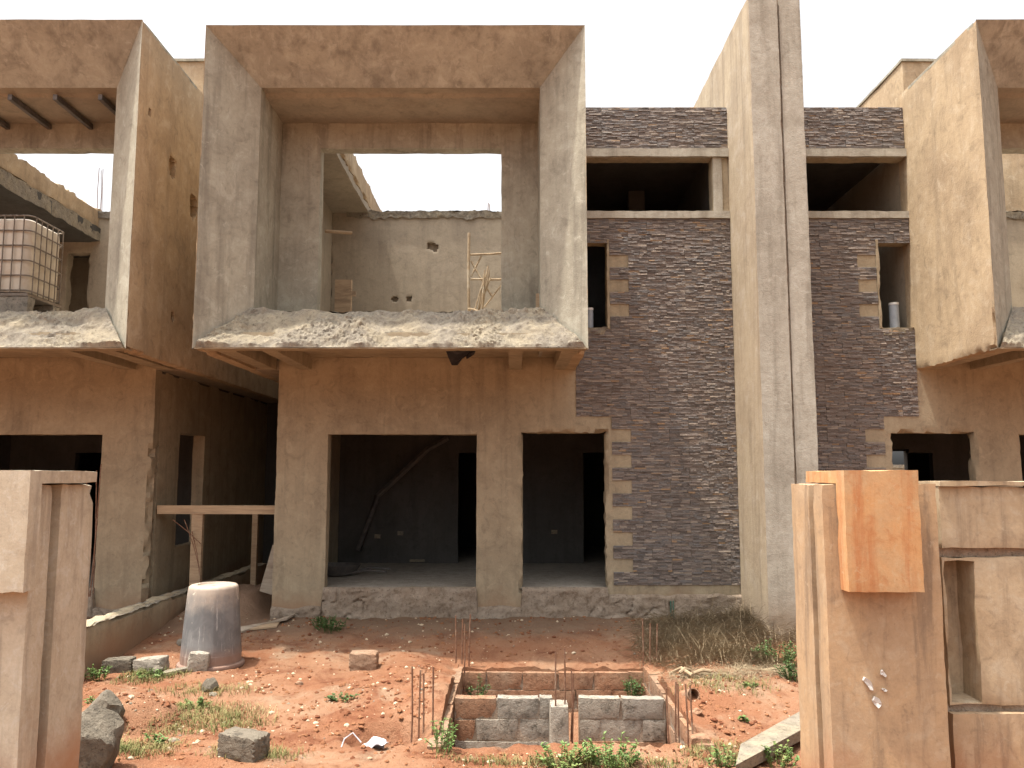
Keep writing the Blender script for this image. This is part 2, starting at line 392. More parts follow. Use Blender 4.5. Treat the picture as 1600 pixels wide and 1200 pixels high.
def house(label, s, t, ztop, kind):
    mx = lambda x: s*x+t
    def rg(a, b): a, b = mx(a), mx(b); return (min(a, b), max(a, b))
    hx = mx(-1.3)
    H = empty('terrace_house', (hx, DF, 0), label, 'house')
    x0, x1 = -4.2, 1.0                      # projecting box
    bx0, bx1 = rg(x0, x1); ix0, ix1 = bx0+.6, bx1-.6
    zt = ztop
    # --- the projecting concrete box: outer skin
    side_end = 19.5
    def crater(y, z):
        for (cy, cz, r) in ((12.0, 6.72, .16), (12.85, 6.4, .17), (11.15, 7.2, .05), (12.25, 4.5, .06)):
            if math.hypot((y-cy)*1.5, z-cz)+.05*noise.noise(Vector((y*9, z*9, 0))) < r: return True
        return False
    ys = coords([D1, D2, DF+.23, 13.3], .035 if kind == 'left' else .07)[:-1]+coords([13.3, side_end], .12); zs = coords([ZS, zt], .035 if kind == 'left' else .07)
    for nm, xa, xb in (('side_wall', bx0, bx0+.16), ('side_wall', bx1-.16, bx1)):
        inner_facing = (xa > bx0)
        xs = [xa, (xa+xb)/2, xb]
        out_x = xb if inner_facing else xa
        def sol(x, y, z, o=out_x):
            if y < D1+.16*1.0 and False: return False
            if kind == 'left' and o == bx1 and abs(x-o) < .09 and crater(y, z): return False
            return True
        far = side_end if (s*(1 if inner_facing else -1) < 0) else DF+.23
        yy = [y for y in ys if y <= far+.01]
        # front edge of the side wall is mitred by the splay, so the skin starts right at the front
        lowchip = lambda v: .055 if (v.y < D1+.5 and v.z < ZS+.5) else (.03 if v.z < ZS+.05 and kind == 'right' else (.03 if kind == 'left' and 11.6 < v.y < 13.2 and 6 < v.z < 7.1 else .007))
        m = cells(nm, xs, yy, zs, sol, .006, lowchip)
        for v in m.vertices:   # mitre the inside of the front end
            d = v.co.y-D1
            if d < .16:
                if inner_facing: v.co.x = max(v.co.x, xb-max(d*.8-.012, .002))
                else: v.co.x = min(v.co.x, xa+max(d*.8-.012, .002))
        m.update(); obj(nm, m, M['side'] if True else M['box'], H)
    # roof of the box
    m = cells('roof_slab', coords([bx0, bx1], .1), coords([D1+.08, D3+.23], .1), [zt-.05, zt-.006], None, .003, 0); obj('roof_slab', m, M['box'], H)
    # splays
    def wav(a, ax):
        def f(p, u, v): 
            q = p.copy(); q[ax] += a*fbm(p*1.8, 3); return q
        return f
    o = .001
    b = MB(); b.patch((bx0, D1, zt), (bx1, D1, zt), (ix1, D2, ZI1), (ix0, D2, ZI1), 70, 10, wav(.008, 1)); obj('lintel_splay', b.m('lintel_splay'), M['box'], H)
    def jagged(p, u, v):
        q = p.copy(); q.y += .006*fbm(p*2, 3)
        return q
    for nm, ox, ixx in (('jamb_splay', bx0, ix0), ('jamb_splay', bx1, ix1)):
        b = MB(); b.patch((ox, D1, ZS), (ixx, D2, ZI0), (ixx, D2, ZI1), (ox, D1, zt), 10, 60, jagged); obj(nm, b.m(nm), M['box'], H)
    # hacked sill splay: broken concrete in relief
    def hack(p, u, v):
        q = p.copy(); edge = sm(0, .05, v)
        n = Vector((0, -.7, .7))
        k = sm(-.25, .35, noise.noise(p*1.3))
        a = .05*fbm(p*3.2, 3, .55)+(.012+.035*k)*abs(fbm(p*9, 3, .7))+.010*k*noise.noise(p*30)+.012
        a += .05*sm(.12, 0, u)+.05*sm(.88, 1, u)
        return q+n*a*edge+Vector((random.uniform(-.003, .003), random.uniform(-.002, .002), random.uniform(-.003, .003)))*edge
    b = MB(); b.patch((bx0+.04, D1+.004, ZS+.02), (bx1-.04, D1+.004, ZS+.02), (ix1+.03, D2, ZI0), (ix0-.03, D2, ZI0), 300, 48, hack)
    b.patch((ix0-.03, D2, ZI0), (ix1+.03, D2, ZI0), (ix1+.03, D2+.18, ZI0), (ix0-.03, D2+.18, ZI0), 160, 5, lambda p, u, v: p+Vector((0, 0, .02*fbm(p*7, 3)-.01*(v > .9))))
    obj('broken_sill', b.m('broken_sill', True, 45), M['broken'], H)
    b = MB().box((ix0-.03, D2+.16, ZS+.23), (ix1+.03, D2+.19, ZI0-.02)); obj('parapet', b.m('parapet'), M['wall_in'], H)
    # thin lip and soffit under the box
    m = cells('soffit', coords([bx0+.02, bx1-.02], .12), coords([D1+.23, DF+.05], .15), [ZS+.2, ZS+.26], None, .004, 0); obj('soffit', m, M['wall'], H)
    m = cells('edge_lip', coords([bx0+.02, bx1-.02], .05), [D1+.012, D1+.23], [ZS+.002, ZS+.022], None, .003, .006); obj('edge_lip', m, M['wall'], H)
    b = MB().box((bx0+.02, D1+.2, ZS+.02), (bx1-.02, D1+.232, ZS+.24)); obj('edge_beam', b.m('edge_beam', False), M['wall'], H)
    a_, b_ = rg(-4.19, -3.6); b = MB().box((a_, DF+.01, ZS+.006), (b_, 19.4, ZS+.15)); obj('alley_soffit', b.m('alley_soffit', False), M['wall_in'], H)
    for xa in (-3.95, -3.35, -.05, .66):
        a_, b_ = rg(xa, xa+(.24 if xa > 0 or xa < -3.8 else .2))
        m = cells('soffit_beam', [a_, b_], coords([D1+.22, DF], .2), [ZS+.0015, ZS+.21], None, .003, .006); obj('soffit_beam', m, M['wall'], H)
    # inner reveals, ceiling
    for nm, xx, dx in (('reveal', ix0, -.05), ('reveal', ix1, .05)):
        a_, b_ = min(xx, xx+dx), max(xx, xx+dx)
        m = cells(nm, [a_, b_], coords([D2+.002, D3+.05], .1), coords([ZS+.15, ZI1+.05], .15), None, .003, .004); obj(nm, m, M['box'], H)
    def ceil(p, u, v): return p+Vector((0, 0, .012*max(0, noise.noise(p*3))*2-.03*(p.y > D2+.2)))
    b = MB().patch((ix0-.05, D2, ZI1), (ix1+.05, D2, ZI1), (ix1+.05, D3+.02, ZI1), (ix0-.05, D3+.02, ZI1), 60, 24, ceil); obj('balcony_ceiling', b.m('balcony_ceiling'), M['wall_in'], H)
    m = cells('balcony_floor', [bx0+.18, bx1-.18], [D1+.5, DB], [ZS+.215, ZS+.262], None, .002, 0); obj('upper_floor', m, M['screed'], H)
    # wall behind the balcony with its big opening
    oz = Z(232, D3)
    if kind == 'left': op = rg(-3.05, .3)
    else: op = rg(X(500, 300, D3), X(783, 300, D3))
    m = cells('balcony_wall', coords([ix0-.04, op[0], op[1], ix1+.04], .1), [D3, D3+.23], coords([ZS+.25, oz, ZI1-.01], .1), lambda x, y, z: not inbox(x, z, (op[0], op[1], 0, oz)), .005, .008); obj('balcony_wall', m, M['box'], H)
    # room behind: roofless, with a hacked top edge
    def topchip(v): return .09 if v.z > 7.3 else .01
    rx = rg(-3.72, 1.0 if kind != 'left' else 5)
    if kind == 'left':
        dr = (X(103, 440, DB), X(137, 440, DB), ZS, Z(396, DB))
    else: dr = (0, 0, 0, 0)
    def rsol(x, y, z):
        if inbox(x, z, dr): return False
        if kind == 'main' and y < DB+.1 and math.hypot(x-X(676, 385, DB), z-Z(385, DB))+.06*noise.noise(Vector((x*11, z*11, 3))) < .1: return False
        if kind == 'main' and y < DB+.1 and min(math.hypot(x-X(617, 467, DB), z-Z(467, DB)), math.hypot(x-X(639, 467, DB), z-Z(467, DB))) < .05: return False
        return True
    wtop = Z(331, DB)
    m = cells('back_wall', coords([rx[0], rx[1]]+([dr[0], dr[1]] if dr[1] else []), .03 if kind == 'main' else .05), [DB, DB+.1, DB+.23], coords([ZS+.2, wtop]+([dr[3]] if dr[3] else []), .03 if kind == 'main' else .05), rsol, .006, lambda v: .05 if v.z > wtop-.03 else (.03 if kind == 'left' and dr[0]-.1 < v.x < dr[1]+.1 else .02)); obj('back_wall', m, M['wall_in'], H)
    def tops(p, u, v): return p+Vector((0, random.uniform(-.01, .01), (.05*fbm(p*6, 3)+.015)))
    # broken concrete crust along the top of the back wall
    def crust(p, u, v): return p+Vector((0, -.03-.03*abs(fbm(p*7, 3)), .04*fbm(p*5, 4)-.06*(v < .1)*abs(noise.noise(p*4))))
    b = MB().patch((rx[0]+.3, DB, wtop-.13), (rx[1], DB, wtop-.13), (rx[1], DB-.02, wtop+.0), (rx[0]+.3, DB-.02, wtop), 160, 5, crust)
    b.patch((rx[0]+.3, DB-.05, wtop), (rx[1], DB-.05, wtop), (rx[1], DB+.25, wtop), (rx[0]+.3, DB+.25, wtop), 160, 6, lambda p, u, v: p+Vector((0, 0, .03*fbm(p*6, 3))))
    obj('broken_wall_top', b.m('broken_wall_top', True, 50), M['broken'], H)
    if kind != 'left':
        # right-hand partition of the roofless room
        a_, b_ = rg(.86, 1.0)
        m = cells('partition', [a_, b_], coords([DF+.23, DB], .2), coords([ZS+.2, wtop], .2), None, .005, .02); obj('partition', m, M['wall_in'], H)
    # outer long wall on the alley side of the upper floor (inner face) and the roof slab strip left on it
    if kind == 'main':
        m = cells('room_side_wall', [-3.95, -3.72], coords([D3+.23, 20], .2), coords([ZS+.2, ZI1+.2], .2), None, .006, .01); obj('room_side_wall', m, M['wall_in'], H)
        m = cells('roof_strip', coords([-3.95, -2.97], .1), coords([D3+.235, 20], .12), [ZI1-.12, ZI1+.05], None, .006, .03); obj('roof_strip', m, M['wall_in'], H)
        m = cells('upstand', [-3.1, -2.965], coords([D3+.4, 20], .06), coords([ZI1+.05, ZI1+.5], .06), None, .006, lambda v: .05); obj('upstand', m, M['side'], H)
    if kind == 'left':
        sx = X(155, 330, DB)
        m = cells('roof_strip', coords([-13.5, sx+.05], .2), coords([D3+.235, 18.5], .12), [6.94, 7.23], None, .01, .05); obj('roof_strip', m, M['room'], H)  # shade under the slab painted in with the darkened room plaster
        b = MB().patch((sx+.056, D3+.24, 6.95), (sx+.056, 18.5, 6.95), (sx+.03, 18.5, 7.25), (sx+.03, D3+.24, 7.25), 120, 6, lambda p, u, v: p+Vector((.02*abs(fbm(p*6, 3)), 0, .03*noise.noise(p*5)))); obj('broken_slab_edge', b.m('broken_slab_edge'), M['broken'], H)
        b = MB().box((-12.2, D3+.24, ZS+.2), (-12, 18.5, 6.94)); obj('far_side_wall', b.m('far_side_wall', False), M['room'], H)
        m = cells('upstand', [sx-.15, sx-.001], coords([D3+.4, 18.5], .06), coords([7.23, 7.66], .06), None, .006, lambda v: .05); obj('upstand', m, M['side'], H)
        for i in range(4):
            xx = X(15+70*(i-.9), 150, 11.6); b = MB().box((xx-.03, D2+.1, ZI1-.13), (xx+.03, D3, ZI1-.05)); obj('purlin', b.m('purlin', False), M['darksteel'], H)
    # stair tower rising behind the roof
    if kind != 'main':
        ta = (8.58, 11.5) if kind == 'right' else (-7.7, -5.3)
        m = cells('roof_tower', coords(ta, .3), coords([17.4, 20.5], .3), coords([3.95, 11.2], .3), None, .008, .012); obj('roof_tower', m, M['side'], H)
        m = cells('tower_coping', coords((ta[0]-.03, ta[1]), .3), coords([17.36, 20.5], .3), [11.2, 11.26], None, .006, .01); obj('tower_coping', m, M['box'], H)
    # --- ground floor facade (and, but for the left house, the tall stone-clad bay)
    fa = rg(-3.67, 3.5 if kind != 'left' else 1.0)
    big = (*rg(X(510, 800, DF), X(744, 800, DF)), FL, Z(679, DF))
    door = (*rg(X(817, 800, DF), X(946, 800, DF)), FL, Z(677, DF))
    clere = (*rg(1.0, X(1113, 290, DF)), ZW0, ZL0)
    slit = (*rg(1.0, X(948, 450, DF)), Z(512, DF), Z(380, DF))
    holes = [big]+([door, clere, slit] if kind != 'left' else [(*rg(X(817, 800, DF), X(946, 800, DF)), FL, Z(677, DF))])
    bxe = rg(x0, x1)
    def fsol(x, y, z):
        if z > ZS+.2 and bxe[0] < x < bxe[1]: return False
        if z > ZS+.2 and kind == 'left': return False
        return not any(inbox(x, z, h) for h in holes)
    xb = [fa[0], fa[1]]+[v for h in holes for v in h[:2]]+([mx(1.0)] if kind != 'left' else [])
    zb = [0-.15, ZS+.2]+[v for h in holes for v in h[2:]]+([ZT] if kind != 'left' else [])
    da, db_ = door[0], door[1]; jside = db_ if s > 0 else da
    corner = mx(-3.67)
    def fchip(v):
        if door[0]-.03 < v.x < door[1]+.03 and v.z < door[3]+.03: return .045
        if kind == 'left' and abs(v.x-corner) < .06 and v.z < 2.6: return .11
        return .008
    m = cells('facade_wall', coords(xb, .07), [DF, DF+.1, DF+.23], coords(zb, .07), fsol, .005, fchip); obj('facade_wall', m, M['wall'], H)
    # rough plinth under the openings
    def ptop(x):
        inh = (big[0]-.02 < x < big[1]+.02) or (door[0]-.02 < x < door[1]+.02)
        zt_ = FL+.02 if inh else .16+.1*noise.noise(Vector((x*2.2, 4, 0)))
        if kind != 'left' and ((s > 0 and x > door[1]+.02) or (s < 0 and x < door[0]-.02)): zt_ = TB-.14+.05*noise.noise(Vector((x*4, 1, 0)))
        return zt_
    def pl(p, u, v):
        q = p.copy(); q.z = -.2+(ptop(p.x)+.2)*v
        a = .045+.04*fbm((p.x*2.2, q.z*3, 1), 3, .5)+.05*max(0, .25-abs(fbm((p.x*2.6, q.z*5, 7), 3, .6)))
        a -= .05*sm(.07, 0, abs(noise.noise(Vector((p.x*2.1, 3, q.z*4.2+.8*noise.noise(Vector((p.x*5, 0, q.z*5))))))))*sm(-.1, .3, noise.noise(Vector((p.x*1.3, 9, q.z*2))))
        a += .012*abs(noise.noise(Vector((p.x*14, 0, q.z*14))))
        q.y -= a*sm(1, .94, v)+.03*(1-v); return q
    b = MB().patch((fa[0], DF, 0), (fa[1], DF, 0), (fa[1], DF, 1), (fa[0], DF, 1), 330 if kind == 'main' else 160, 26, pl)
    obj('plinth', b.m('plinth', True, 60), M['plinth'], H)
    # floor, inside walls, slab over, rear wall
    def screed(p, u, v): return p+Vector((0, 0, .008*fbm(p*3, 3)))
    b = MB().patch((fa[0]+.01, DF+.004, FL), (fa[1]-.01, DF+.004, FL), (fa[1]-.01, 21, FL), (fa[0]+.01, 21, FL), 80, 60, screed); obj('ground_floor', b.m('ground_floor'), M['screed'], H)
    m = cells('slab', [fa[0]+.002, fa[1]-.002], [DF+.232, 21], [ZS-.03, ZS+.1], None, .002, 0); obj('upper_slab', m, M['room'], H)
    d1 = (*rg(X(716, 800, DB), X(760, 800, DB)), FL, Z(735, DB)+.35); d2 = (*rg(X(912, 800, DB), X(955, 800, DB)), FL, Z(735, DB)+.35)
    hatch = (X(1376, 720, DB), X(1421, 720, DB), Z(740, DB), Z(702, DB)) if kind == 'right' else (0, 0, 0, 0)
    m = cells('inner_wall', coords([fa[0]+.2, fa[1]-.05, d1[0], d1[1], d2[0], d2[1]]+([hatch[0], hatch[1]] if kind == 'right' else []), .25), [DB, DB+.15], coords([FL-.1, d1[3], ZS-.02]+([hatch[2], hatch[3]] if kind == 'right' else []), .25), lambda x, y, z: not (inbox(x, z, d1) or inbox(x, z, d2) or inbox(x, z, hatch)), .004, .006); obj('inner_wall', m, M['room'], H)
    if kind == 'main':
        for (px, py, w_, h_) in ((626, 833, .12, .08), (652, 876, .3, .05), (866, 831, .12, .08), (590, 838, .12, .08)):
            q = P(px, py, DB); b = MB().box((q.x-w_/2, DB-.02, q.z-h_/2), (q.x+w_/2, DB+.01, q.z+h_/2), None, .004); obj('socket_box', b.m('socket_box', False), M['broken'], H)
        b = MB().tube([P(560, 860, DB-.3), P(590, 775, DB-.3), P(668, 702, DB-.3), P(700, 684, DB-.3)], .06, 6); obj('stair_diagonal', b.m('stair_diagonal'), M['darksteel'], H)  # added tube standing in for the dark diagonal of a stair soffit
    rw = (0, 0, 0, 0)
    if kind == 'right': rw = (X(1376, 720, 20.8), X(1418, 720, 20.8), Z(738, 20.8), Z(705, 20.8))
    if kind == 'right':   # a clear line through the house to a rear window
        pass
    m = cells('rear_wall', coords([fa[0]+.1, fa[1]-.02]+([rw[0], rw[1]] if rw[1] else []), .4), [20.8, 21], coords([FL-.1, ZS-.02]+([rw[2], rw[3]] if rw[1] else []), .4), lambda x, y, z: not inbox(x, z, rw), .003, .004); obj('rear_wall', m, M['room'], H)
    a_, b_ = rg(-3.668, -3.45)
    ww = (14.05, 15.2, Z(855, 14), Z(681, 14)+.05)
    def gs(x, y, z): return not (kind == 'left' and ww[0] < y < ww[1] and ww[2] < z < ww[3])
    m = cells('flank_wall', [a_, b_], coords([DF+.232, 21, ww[0], ww[1]], .12), coords([-.2, ww[2], ww[3], ZS+.1], .12), gs, .005, .01); obj('flank_wall', m, M['wall'], H)
    a_, b_ = rg(3.3 if kind != 'left' else .8, 3.498 if kind != 'left' else .998)
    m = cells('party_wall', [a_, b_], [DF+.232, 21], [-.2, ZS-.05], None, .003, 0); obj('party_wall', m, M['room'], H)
    if kind == 'left':
        b = MB().box((dr[0]-.6, DB+1.2, ZS+.1), (dr[1]+1.5, DB+1.3, 7.2)); obj('lobby_wall', b.m('lobby_wall', False), M['wall_in'], H)
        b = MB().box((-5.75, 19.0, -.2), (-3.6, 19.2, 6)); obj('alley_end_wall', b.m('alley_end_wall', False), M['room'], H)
        return H
    # upper dark room behind the stone bay
    a_, b_ = rg(1.0, 3.5)
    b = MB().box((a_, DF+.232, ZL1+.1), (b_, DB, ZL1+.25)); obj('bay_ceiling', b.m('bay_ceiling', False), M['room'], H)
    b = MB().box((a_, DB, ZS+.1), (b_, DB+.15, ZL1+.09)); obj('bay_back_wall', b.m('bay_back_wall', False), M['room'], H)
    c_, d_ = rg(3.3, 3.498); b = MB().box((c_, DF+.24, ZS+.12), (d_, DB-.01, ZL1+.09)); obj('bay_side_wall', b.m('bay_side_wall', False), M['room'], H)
    c_, d_ = rg(2.2, 2.5); b = MB().box((c_, 15.2, ZS+.12), (d_, 15.5, ZL1+.09)); obj('bay_column', b.m('bay_column', False), M['room'], H)
    # concrete ledge, sill strip, jamb
    m = cells('ledge', coords([a_+.003, b_], .1), [DF-.07, DF+.2], [ZL0+.002, ZL1], None, .004, .008); obj('ledge', m, M['fin'], H)
    m = cells('window_sill', coords([a_+.003, b_], .06), [DF-.045, DF+.24], [ZW1, ZW0+.004], None, .003, .007); obj('window_sill', m, M['fin'], H)
    c_, d_ = rg(X(1113, 290, DF)+.01, X(1126, 290, DF)+.02); m = cells('window_jamb', [c_, d_], [DF-.03, DF+.24], coords([ZW0, ZL0], .1), None, .003, .006); obj('window_jamb', m, M['fin'], H)
    # narrow window: frame of plaster proud of the wall
    c_, d_ = rg(slit[1] if s > 0 else X(948, 450, DF), X(948, 450, DF)+.05) if s > 0 else rg(X(948, 450, DF), X(948, 450, DF)+.05)
    m = cells('slit_jamb', [c_, d_], [DF-.03, DF+.2], coords([slit[2]-.02, slit[3]+.06], .06), None, .004, .02); obj('slit_jamb', m, M['wall'], H)
    c_, d_ = rg(1.003, X(948, 450, DF)); m = cells('slit_sill', coords([c_, d_], .04), [DF-.03, DF+.235], [slit[2]-.12, slit[2]+.004], None, .006, .05); obj('slit_sill', m, M['broken'], H)
    # --- stone tiles
    ex = X(957, 780, DF); wx = X(951, 450, DF)
    hb = Z(655, DF); st = Z(676, DF)
    def skip(r, z):
        out = []
        if z < hb:
            e = ex if r % 2 == 0 else ex+.3
            if z > st: e = ex
            out.append(rg(-9, e))
        if slit[2]-.1 < z < slit[3]+.08:
            e = wx if r % 2 == 0 else wx+.3
            out.append(rg(-9, e))
        return out
    ta, tb = rg(1.004, 3.497)
    lay_tiles(H, ta, tb, TB, ZW1-.003, skip, DF-.004, mx(ex), s < 0)
    lay_tiles(H, ta, tb, ZL1+.003, ZT, lambda r, z: [], DF-.004, mx(ex)+.2, s < 0)
    # --- projecting fin
    yf = 11.62
    fx = (3.5, 3.925) if s > 0 else (3.955, 4.27)
    zf = 9.22
    ff = yf if s > 0 else yf+.02
    m = cells('fin_wall', coords(fx, .1), coords([ff, 13.6, 19], .1), coords([-.25, zf], .09), None, .004, lambda v: .006 if v.z > .25 else .05)
    o_ = obj('fin_wall', m, M['fin'], H)
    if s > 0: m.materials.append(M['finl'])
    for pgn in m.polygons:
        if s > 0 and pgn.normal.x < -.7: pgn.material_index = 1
    if s > 0:
        b = MB().box((3.92, ff+.05, -.2), (3.96, 18.9, zf-.02)); obj('fin_joint', b.m('fin_joint', False), M['plinth'], H)
    return H
HM = house('middle house with the full square concrete box frame above two dark ground-floor openings', 1, 0, 8.29, 'main')
HR = house('right-hand house cut by the photo edge, stone-clad bay right of the tall fin wall', -1, 7.37, 8.37, 'right')
HL = house('left-hand house cut by the photo edge, its box frame holding a caged tank', -1, -9.27, 8.37, 'left')

# ------------------------------------------------------------------ gateposts and fence
def gatepost(label, xin, d0, d1, wid, sgn, matp, matc, top, cx0, cx1, cdep):
    """sgn = direction from the gate opening into the post"""
    xa, xb = min(xin, xin+sgn*wid), max(xin, xin+sgn*wid)
    T = empty('gatepost', ((xa+xb)/2, (d0+d1)/2, -.35), label, 'gatepost', 'rendered gateposts')
    gr0, gr1 = d0+(d1-d0)*.28, d0+(d1-d0)*.42     # rebate down the inner side
    gx_ = xin+sgn*.13
    xs = coords([xa, xb, gx_], .07); ys = coords([d0, gr0, gr1, d1], .06)
    def so_(x, y, z): return not (gr0 < y < gr1 and (x < gx_ if sgn > 0 else x > gx_))
    m = cells('shaft', xs, ys, coords([-.45, top], .07), so_, .003, lambda v: .004 if v.z < top-.1 else .015); obj('shaft', m, matp, T)
    # cap: a slab over the head with a panel hanging down the front
    ct = top+.085; cb = Z(926, d0-cdep)
    xs = coords([cx0, cx1], .06); ys = [d0-cdep, d0-.004, d0+.02, d1-.06]; zs = coords([cb, top+.004, ct], .06)
    m = cells('cap', xs, coords(ys, .06), zs, lambda x, y, z: y < d0-.004 or z > top+.004, .003, .007); obj('cap', m, matc, T)
    return T
RX = X(1290, 900, 5.2)
gpr = gatepost('orange-stained gatepost on the right with a hanging front cap', RX, 5.2, 5.78, X(1470, 900, 5.2)-RX, 1, M['post'], M['cap'], 2.085, X(1322, 830, 5.06), X(1440, 830, 5.06), .14)
LX = X(45, 900, 5.2)
gpl = gatepost('pale gatepost at the left edge of the photo with a chipped rear rib', LX, 5.2, 5.95, .75, -1, M['post_l'], M['post_l'], 2.085, X(45, 830, 5.06)-.5, X(42, 830, 5.06), .14)
# fence right of the right gatepost
fx0 = X(1478, 900, 5.35); FD = 5.38
T = empty('fence_wall', (fx0+1, FD, -.35), 'rendered fence wall right of the orange gatepost with a tall vertical slot', 'fence')
zt1 = Z(760, FD); zb1 = Z(858, FD); zb2 = Z(869, FD); zc1 = Z(1104, FD); zc2 = Z(1115, FD)
slot = (X(1487, 990, FD), X(1530, 990, FD), Z(1098, FD), Z(880, FD))
m = cells('fence_top_band', coords([fx0, fx0+2.6], .07), [FD, FD+.25], coords([zb1, zt1], .07), None, .004, .01); obj('top_band', m, M['fence'], T)
m = cells('coping', coords([fx0-.005, fx0+2.6], .1), [FD-.03, FD+.28], [zt1, zt1+.035], None, .003, .008); obj('coping', m, M['fence'], T)
b = MB().box((fx0+.01, FD+.235, zc1-.02), (fx0+2.6, FD+.3, zb2+.02)); obj('niche_back', b.m('niche_back', False), M['fence'], T)
m = cells('fence_panel', coords([fx0, slot[0], slot[1], fx0+2.6], .07), [FD+.02, FD+.24], coords([zc1, slot[2], slot[3], zb2], .07), lambda x, y, z: not inbox(x, z, slot), .004, .012); obj('panel', m, M['fence'], T)
m = cells('fence_base', coords([fx0, fx0+2.6], .07), [FD-.01, FD+.27], coords([-.45, zc2], .07), None, .004, .01); obj('base_course', m, M['post'], T)
for za, zb in ((zb2, zb1), (zc2, zc1)):
    b = MB().box((fx0+.002, FD+.05, za-.01), (fx0+2.6, FD+.22, zb+.01)); obj('recessed_joint', b.m('recessed_joint', False), M['plinth'], T)
# torn paper on the post
for i, (px, py, sx, sz) in enumerate(((1357, 1067, .028, .05), (1380, 1052, .018, .022), (1370, 1098, .028, .036), (1382, 1078, .014, .01))):
    p = P(px, py, 5.19); b = MB(); n = 9; r_ = random.Random(i+3)
    ring = [(p.x+sx*math.cos(a)*r_.uniform(.45, 1.1)-(.4*sz*math.sin(a)), p.y-.002-r_.uniform(0, .012), p.z+sz*math.sin(a)*r_.uniform(.5, 1.1)) for a in [2*math.pi*k/n for k in range(n)]]
    b.add([(p.x, p.y-.004, p.z)]+ring+[(v[0], 5.199, v[2]) for v in ring], [(0, 1+k, 1+(k+1)%n) for k in range(n)]+[(1+k, 1+n+k, 1+n+(k+1)%n, 1+(k+1)%n) for k in range(n)])
    tag(obj('torn_paper', b.m('torn_paper', False), M['paper']), ['elongated torn white paper scrap stuck on the orange gatepost, leftmost of four', 'small white paper scrap on the gatepost, topmost of four', 'lowest white paper scrap stuck on the orange gatepost', 'tiniest white paper fleck on the orange gatepost'][i], 'paper', 'paper scraps on the gatepost')

# ------------------------------------------------------------------ low wall in the alley
m = cells('low_wall', [-5.27, -5.16, -5.05], coords([8.2, 17.5], .07), coords([-.4, .37], .07), None, .008, lambda v: .05 if v.z > .2 else 0)
lw = tag(obj('low_boundary_wall', m, M['wall']), 'low broken-topped boundary wall running back beside the plastic drum', 'wall')
def lwtop(p, u, v): return p+Vector((0, 0, .025*fbm(p*5, 3)-.01))
b = MB().patch((-5.275, 8.2, .365), (-5.045, 8.2, .365), (-5.045, 17.5, .365), (-5.275, 17.5, .365), 5, 150, lwtop); obj('mortar_top', b.m('mortar_top'), M['broken'], lw)

# ------------------------------------------------------------------ foundation pit of blocks
PT = empty('block_foundation', ((PX0+PX1)/2, 9, -.7), 'sunken rectangular block foundation pit with a cross wall', 'foundation')
def block_mesh(L, T, Hh, seed):
    r_ = random.Random(seed)
    xs = coords([-L/2, L/2], .056); ys = coords([0, T], .075); zs = coords([0, Hh], .054)
    random.seed(seed); return cells('block', xs, ys, zs, None, .008, .013)
BL = []
for i in range(5):
    bm_ = block_mesh(.45, .15, .215, i); bm_.materials.append(M['block']); BL.append(bm_)
BLR = []
for m_ in BL:
    c_ = m_.copy(); c_.materials.clear(); c_.materials.append(M['block_red']); BLR.append(c_)
random.seed(11)
def course(p, d, L, zlist, red, skipf=None):
    """blocks laid from p along direction d for L metres"""
    d = Vector(d); ang = math.atan2(d.y, d.x)
    for r_, z in enumerate(zlist):
        x = -.225*(r_ % 2)
        while x < L-.02:
            a, bb = max(x, 0), min(x+.45, L)
            if bb-a > .08 and not (skipf and skipf(a, bb, r_)):
                o = obj('block', random.choice(BLR if red(r_, a) else BL), None, PT, False)
                q = Vector(p)+d*((a+bb)/2); o.location = Vector((q.x, q.y, z+random.uniform(-.006, .006)))-PT.location+Vector((random.uniform(-.008, .008), random.uniform(-.008, .008), 0))
                o.rotation_euler = (0, 0, ang+random.uniform(-.02, .02)); o.scale = ((bb-a-.008)/.45, 1, 1)
            x += .45
Z3 = [-.875, -.652, -.429]
course((PX0-.15, PY1, 0), (1, 0, 0), PX1-PX0+.3, [z-.12 for z in Z3], lambda r_, a: True)
course((PX0, PY0-.15, 0), (0, 1, 0), PY1-PY0+.15, [z-.035 for z in Z3], lambda r_, a: True)
course((PX1+.15, PY0-.15, 0), (0, 1, 0), PY1-PY0+.15, [z-.03 for z in Z3], lambda r_, a: True)
YC = 9.21
gapa, gapb = X(862, 1110, YC)-PX0, X(905, 1110, YC)-PX0
course((PX0+.005, YC, 0), (1, 0, 0), gapa, [-.885, -.662, -.439], lambda r_, a: a < .2 and r_ != 0)
course((PX0+gapb, YC, 0), (1, 0, 0), PX1-PX0-gapb-.01, [-.885, -.662, -.439], lambda r_, a: r_ == 0)
course((PX0-.05, PY0-.15, 0), (1, 0, 0), PX1-PX0+.1, [-.77, -.547], lambda r_, a: r_ == 0 or a > 1.2)
for (a, b2) in (((PX0-.14, PY1+.012, -.9), (PX1+.14, PY1+.13, -.36)), ((PX0-.13, PY0-.13, -.9), (PX0-.012, PY1-.02, -.28)), ((PX1+.012, PY0-.13, -.9), (PX1+.13, PY1-.02, -.28)), ((PX0+.01, YC+.01, -.9), (PX0+gapa, YC+.135, -.25)), ((PX0+gapb, YC+.01, -.9), (PX1-.01, YC+.135, -.25))):
    bb_ = MB().box(a, b2); obj('mortar', bb_.m('mortar', False), M['plinth'], PT)
cx = X(874, 1120, 8.95)
m = cells('column_stub', coords([cx-.1, cx+.1], .05), coords([YC-.28, YC-.005], .05), coords([-.85, -.235], .05), None, .008, .014); obj('column_stub', m, M['block'], PT)
m = cells('column_stub', coords([PX1-.05, PX1+.14], .05), coords([PY0-.1, PY0+.1], .05), coords([-.85, -.2], .05), None, .008, .014); obj('column_stub', m, M['block_red'], PT)

